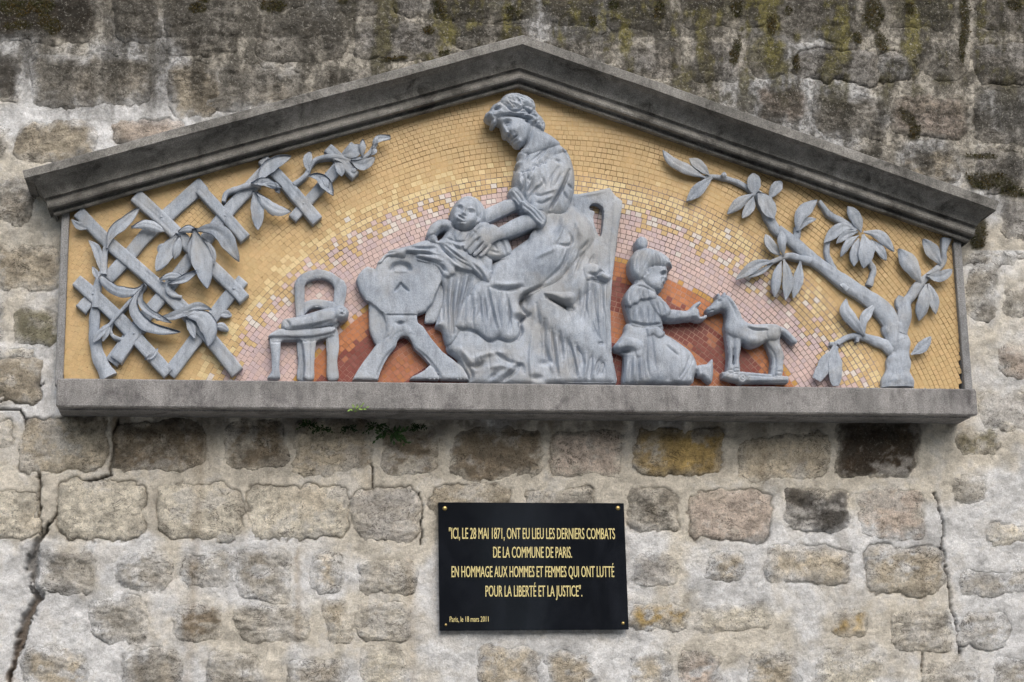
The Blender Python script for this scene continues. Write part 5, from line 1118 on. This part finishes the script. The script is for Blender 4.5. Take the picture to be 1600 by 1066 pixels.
def line(txt, u0, v0, u1, v1, hpx, bold=0.0):
    """text with its baseline from (u0, v0) to (u1, v1) and capitals hpx high"""
    cu = bpy.data.curves.new('lettering', 'FONT'); cu.body = txt; cu.size = 1.0;  cu.resolution_u = 3; cu.extrude = 0.0
    o = bpy.data.objects.new('tmp', cu); COL.objects.link(o)
    bpy.context.view_layer.update()
    me = bpy.data.meshes.new_from_object(o.evaluated_get(bpy.context.evaluated_depsgraph_get())); bpy.data.objects.remove(o)
    n = len(me.vertices); c = np.empty(n*3, np.float32); me.vertices.foreach_get('co', c); c = c.reshape(-1, 3)
    x0, x1 = c[:, 0].min(), c[:, 0].max(); cap = 0.69
    A = np.array(U(u0, v0, PH)); B = np.array(U(u1, v1, PH)); H_ = np.array(U(u0, v0-hpx, PH))-A
    s = (c[:, 0]-x0)/(x1-x0); t = c[:, 1]/cap
    c2 = np.stack([A[0]+(B[0]-A[0])*s+H_[0]*t, np.full(n, -(PH+.0007)), A[1]+(B[1]-A[1])*s+H_[1]*t], 1)
    me.calc_loop_triangles(); T = np.empty(len(me.loop_triangles)*3, np.int32); me.loop_triangles.foreach_get('vertices', T); T = T.reshape(-1, 3)
    V = []; F = []
    for k, dx in enumerate((-bold, bold)):
        q = c2.copy(); q[:, 0] += dx*PX; q[:, 1] -= .0003*k; V.append(q); F.append(T+k*n)
    V = np.vstack(V); F = np.vstack(F)
    nm = np.cross(V[F[0, 1]]-V[F[0, 0]], V[F[0, 2]]-V[F[0, 0]])
    me = bpy.data.meshes.new('lettering'); me.from_pydata(V.tolist(), [], (F if nm[1] < 0 else F[:, ::-1]).tolist()); me.materials.append(M['gold']); me.update()
    o = bpy.data.objects.new('lettering', me); COL.objects.link(o); o.parent = pl
B_ = 0.17
line('"ICI, LE 28 MAI 1871, ONT EU LIEU LES DERNIERS COMBATS', 701.5, 842.0, 960.8, 842.6, 17.3, B_)
line('DE LA COMMUNE DE PARIS.', 770.6, 871.6, 893.6, 871.8, 17.3, B_)
line('EN HOMMAGE AUX HOMMES ET FEMMES QUI ONT LUTTÉ', 705.6, 902.0, 959.6, 901.8, 17.3, B_)
line('POUR LA LIBERTÉ ET LA JUSTICE".', 758.6, 932.4, 909.6, 932.2, 17.3, B_)
line('Paris, le 18 mars 2011', 702.6, 972.0, 763.2, 971.6, 8.6, .08)
adopt(pl)

# ------------------------------------------------------------------ moss, weeds, sprout
def tufts():
    r = np.random.default_rng(11); n = 120000
    u = r.random(n)*1680-40; v = r.random(n)*420-10
    m = moss_mask(u, v)*(r.random(n) < .9); k = (m > .5) & ~inpoly(u, v, PED-np.array([0, 4])); u, v = u[k], v[k]; n = len(u)
    x, z = U(u, v, 0.0); y = -(base_h(u, v)+.004+.004*r.random(n)); P = np.stack([x, y, z], 1)
    V = []
    a = r.random(n)*6.28; s = .0018+.0028*r.random(n)
    d = np.stack([np.cos(a), -.4-.9*r.random(n), np.sin(a)], 1)*s[:, None]; e = np.stack([-np.sin(a), np.zeros(n), np.cos(a)], 1)*(s*.55)[:, None]
    V = np.stack([P-e, P+e, P+d*1.7], 1).reshape(-1, 3)
    o = mesh_obj('moss', V, None, M['moss'], None, False, T=np.arange(3*n).reshape(-1, 3))
    tag(o, 'dark green and rusty moss cushions clinging to the upper courses of the wall', 'moss', kind='stuff')
tufts()
def leaflet(P, d, w, l, up):
    d = np.array(d, float); d /= np.linalg.norm(d); s = np.cross(d, up); s /= np.linalg.norm(s)+1e-9
    return [P, P+d*l*.45+s*w*.5, P+d*l, P+d*l*.45-s*w*.5]
def weed(name, u, v, h, n, size, mat, label, spread=1.0, seed=0, droop=.3):
    r = random.Random(seed); x, z = U(u, v, h); P0 = np.array([float(x), -h, float(z)])
    t = thing(name, label, 'plant', tuple(P0)); V, Q = [], []; SV, SQ = [], []
    for i in range(n):
        a = r.uniform(-1.3, 1.3)*spread; L = size*r.uniform(.5, 1.1)
        tip = P0+np.array([math.sin(a)*L, -r.uniform(.2, .8)*L, math.cos(a)*L*(1-droop)-droop*L*r.random()])
        b = len(SV); s = np.array([.0006, 0, 0]); SV += [P0-s, P0+s, tip+s*.5, tip-s*.5]; SQ.append((b, b+1, b+2, b+3))
        for k in range(3):
            p = P0+(tip-P0)*(.45+.27*k); q = leaflet(p, (tip-P0)+np.array([r.uniform(-1, 1)*L, 0, r.uniform(-1, 1)*L])*1.2, size*.16, size*.34, np.array([0, -1, .2])); b = len(V); V += q; Q.append((b, b+1, b+2, b+3))
    mesh_obj('leaf', V, Q, mat, t, False); mesh_obj('stem', SV, SQ, mat, t, False); adopt(t)
weed('seedling', 555, 644, .147, 5, .030, M['sprout'], 'pale green seedling sprouting at the bottom edge of the sill', 1.0, 2, .1)
for i, (u, v, s_, l) in enumerate([(482,657,.022,'small dark green weed under the sill, leftmost of the weeds there'), (503,664,.020,'small dark weed under the sill, just right of the leftmost one'), (545,662,.018,'small dark weed under the sill, below the pale seedling'), (588,660,.026,'dark green weed under the sill, left neighbour of the bushiest one'),
                               (608,668,.036,'bushiest dark green weed hanging below the sill'), (655,660,.020,'small dark weed under the sill, rightmost of the weeds there')]):
    weed('weed', u, v+4, .03, 22, s_*1.3, M['fern'], l, 1.8, 20+i, .9)
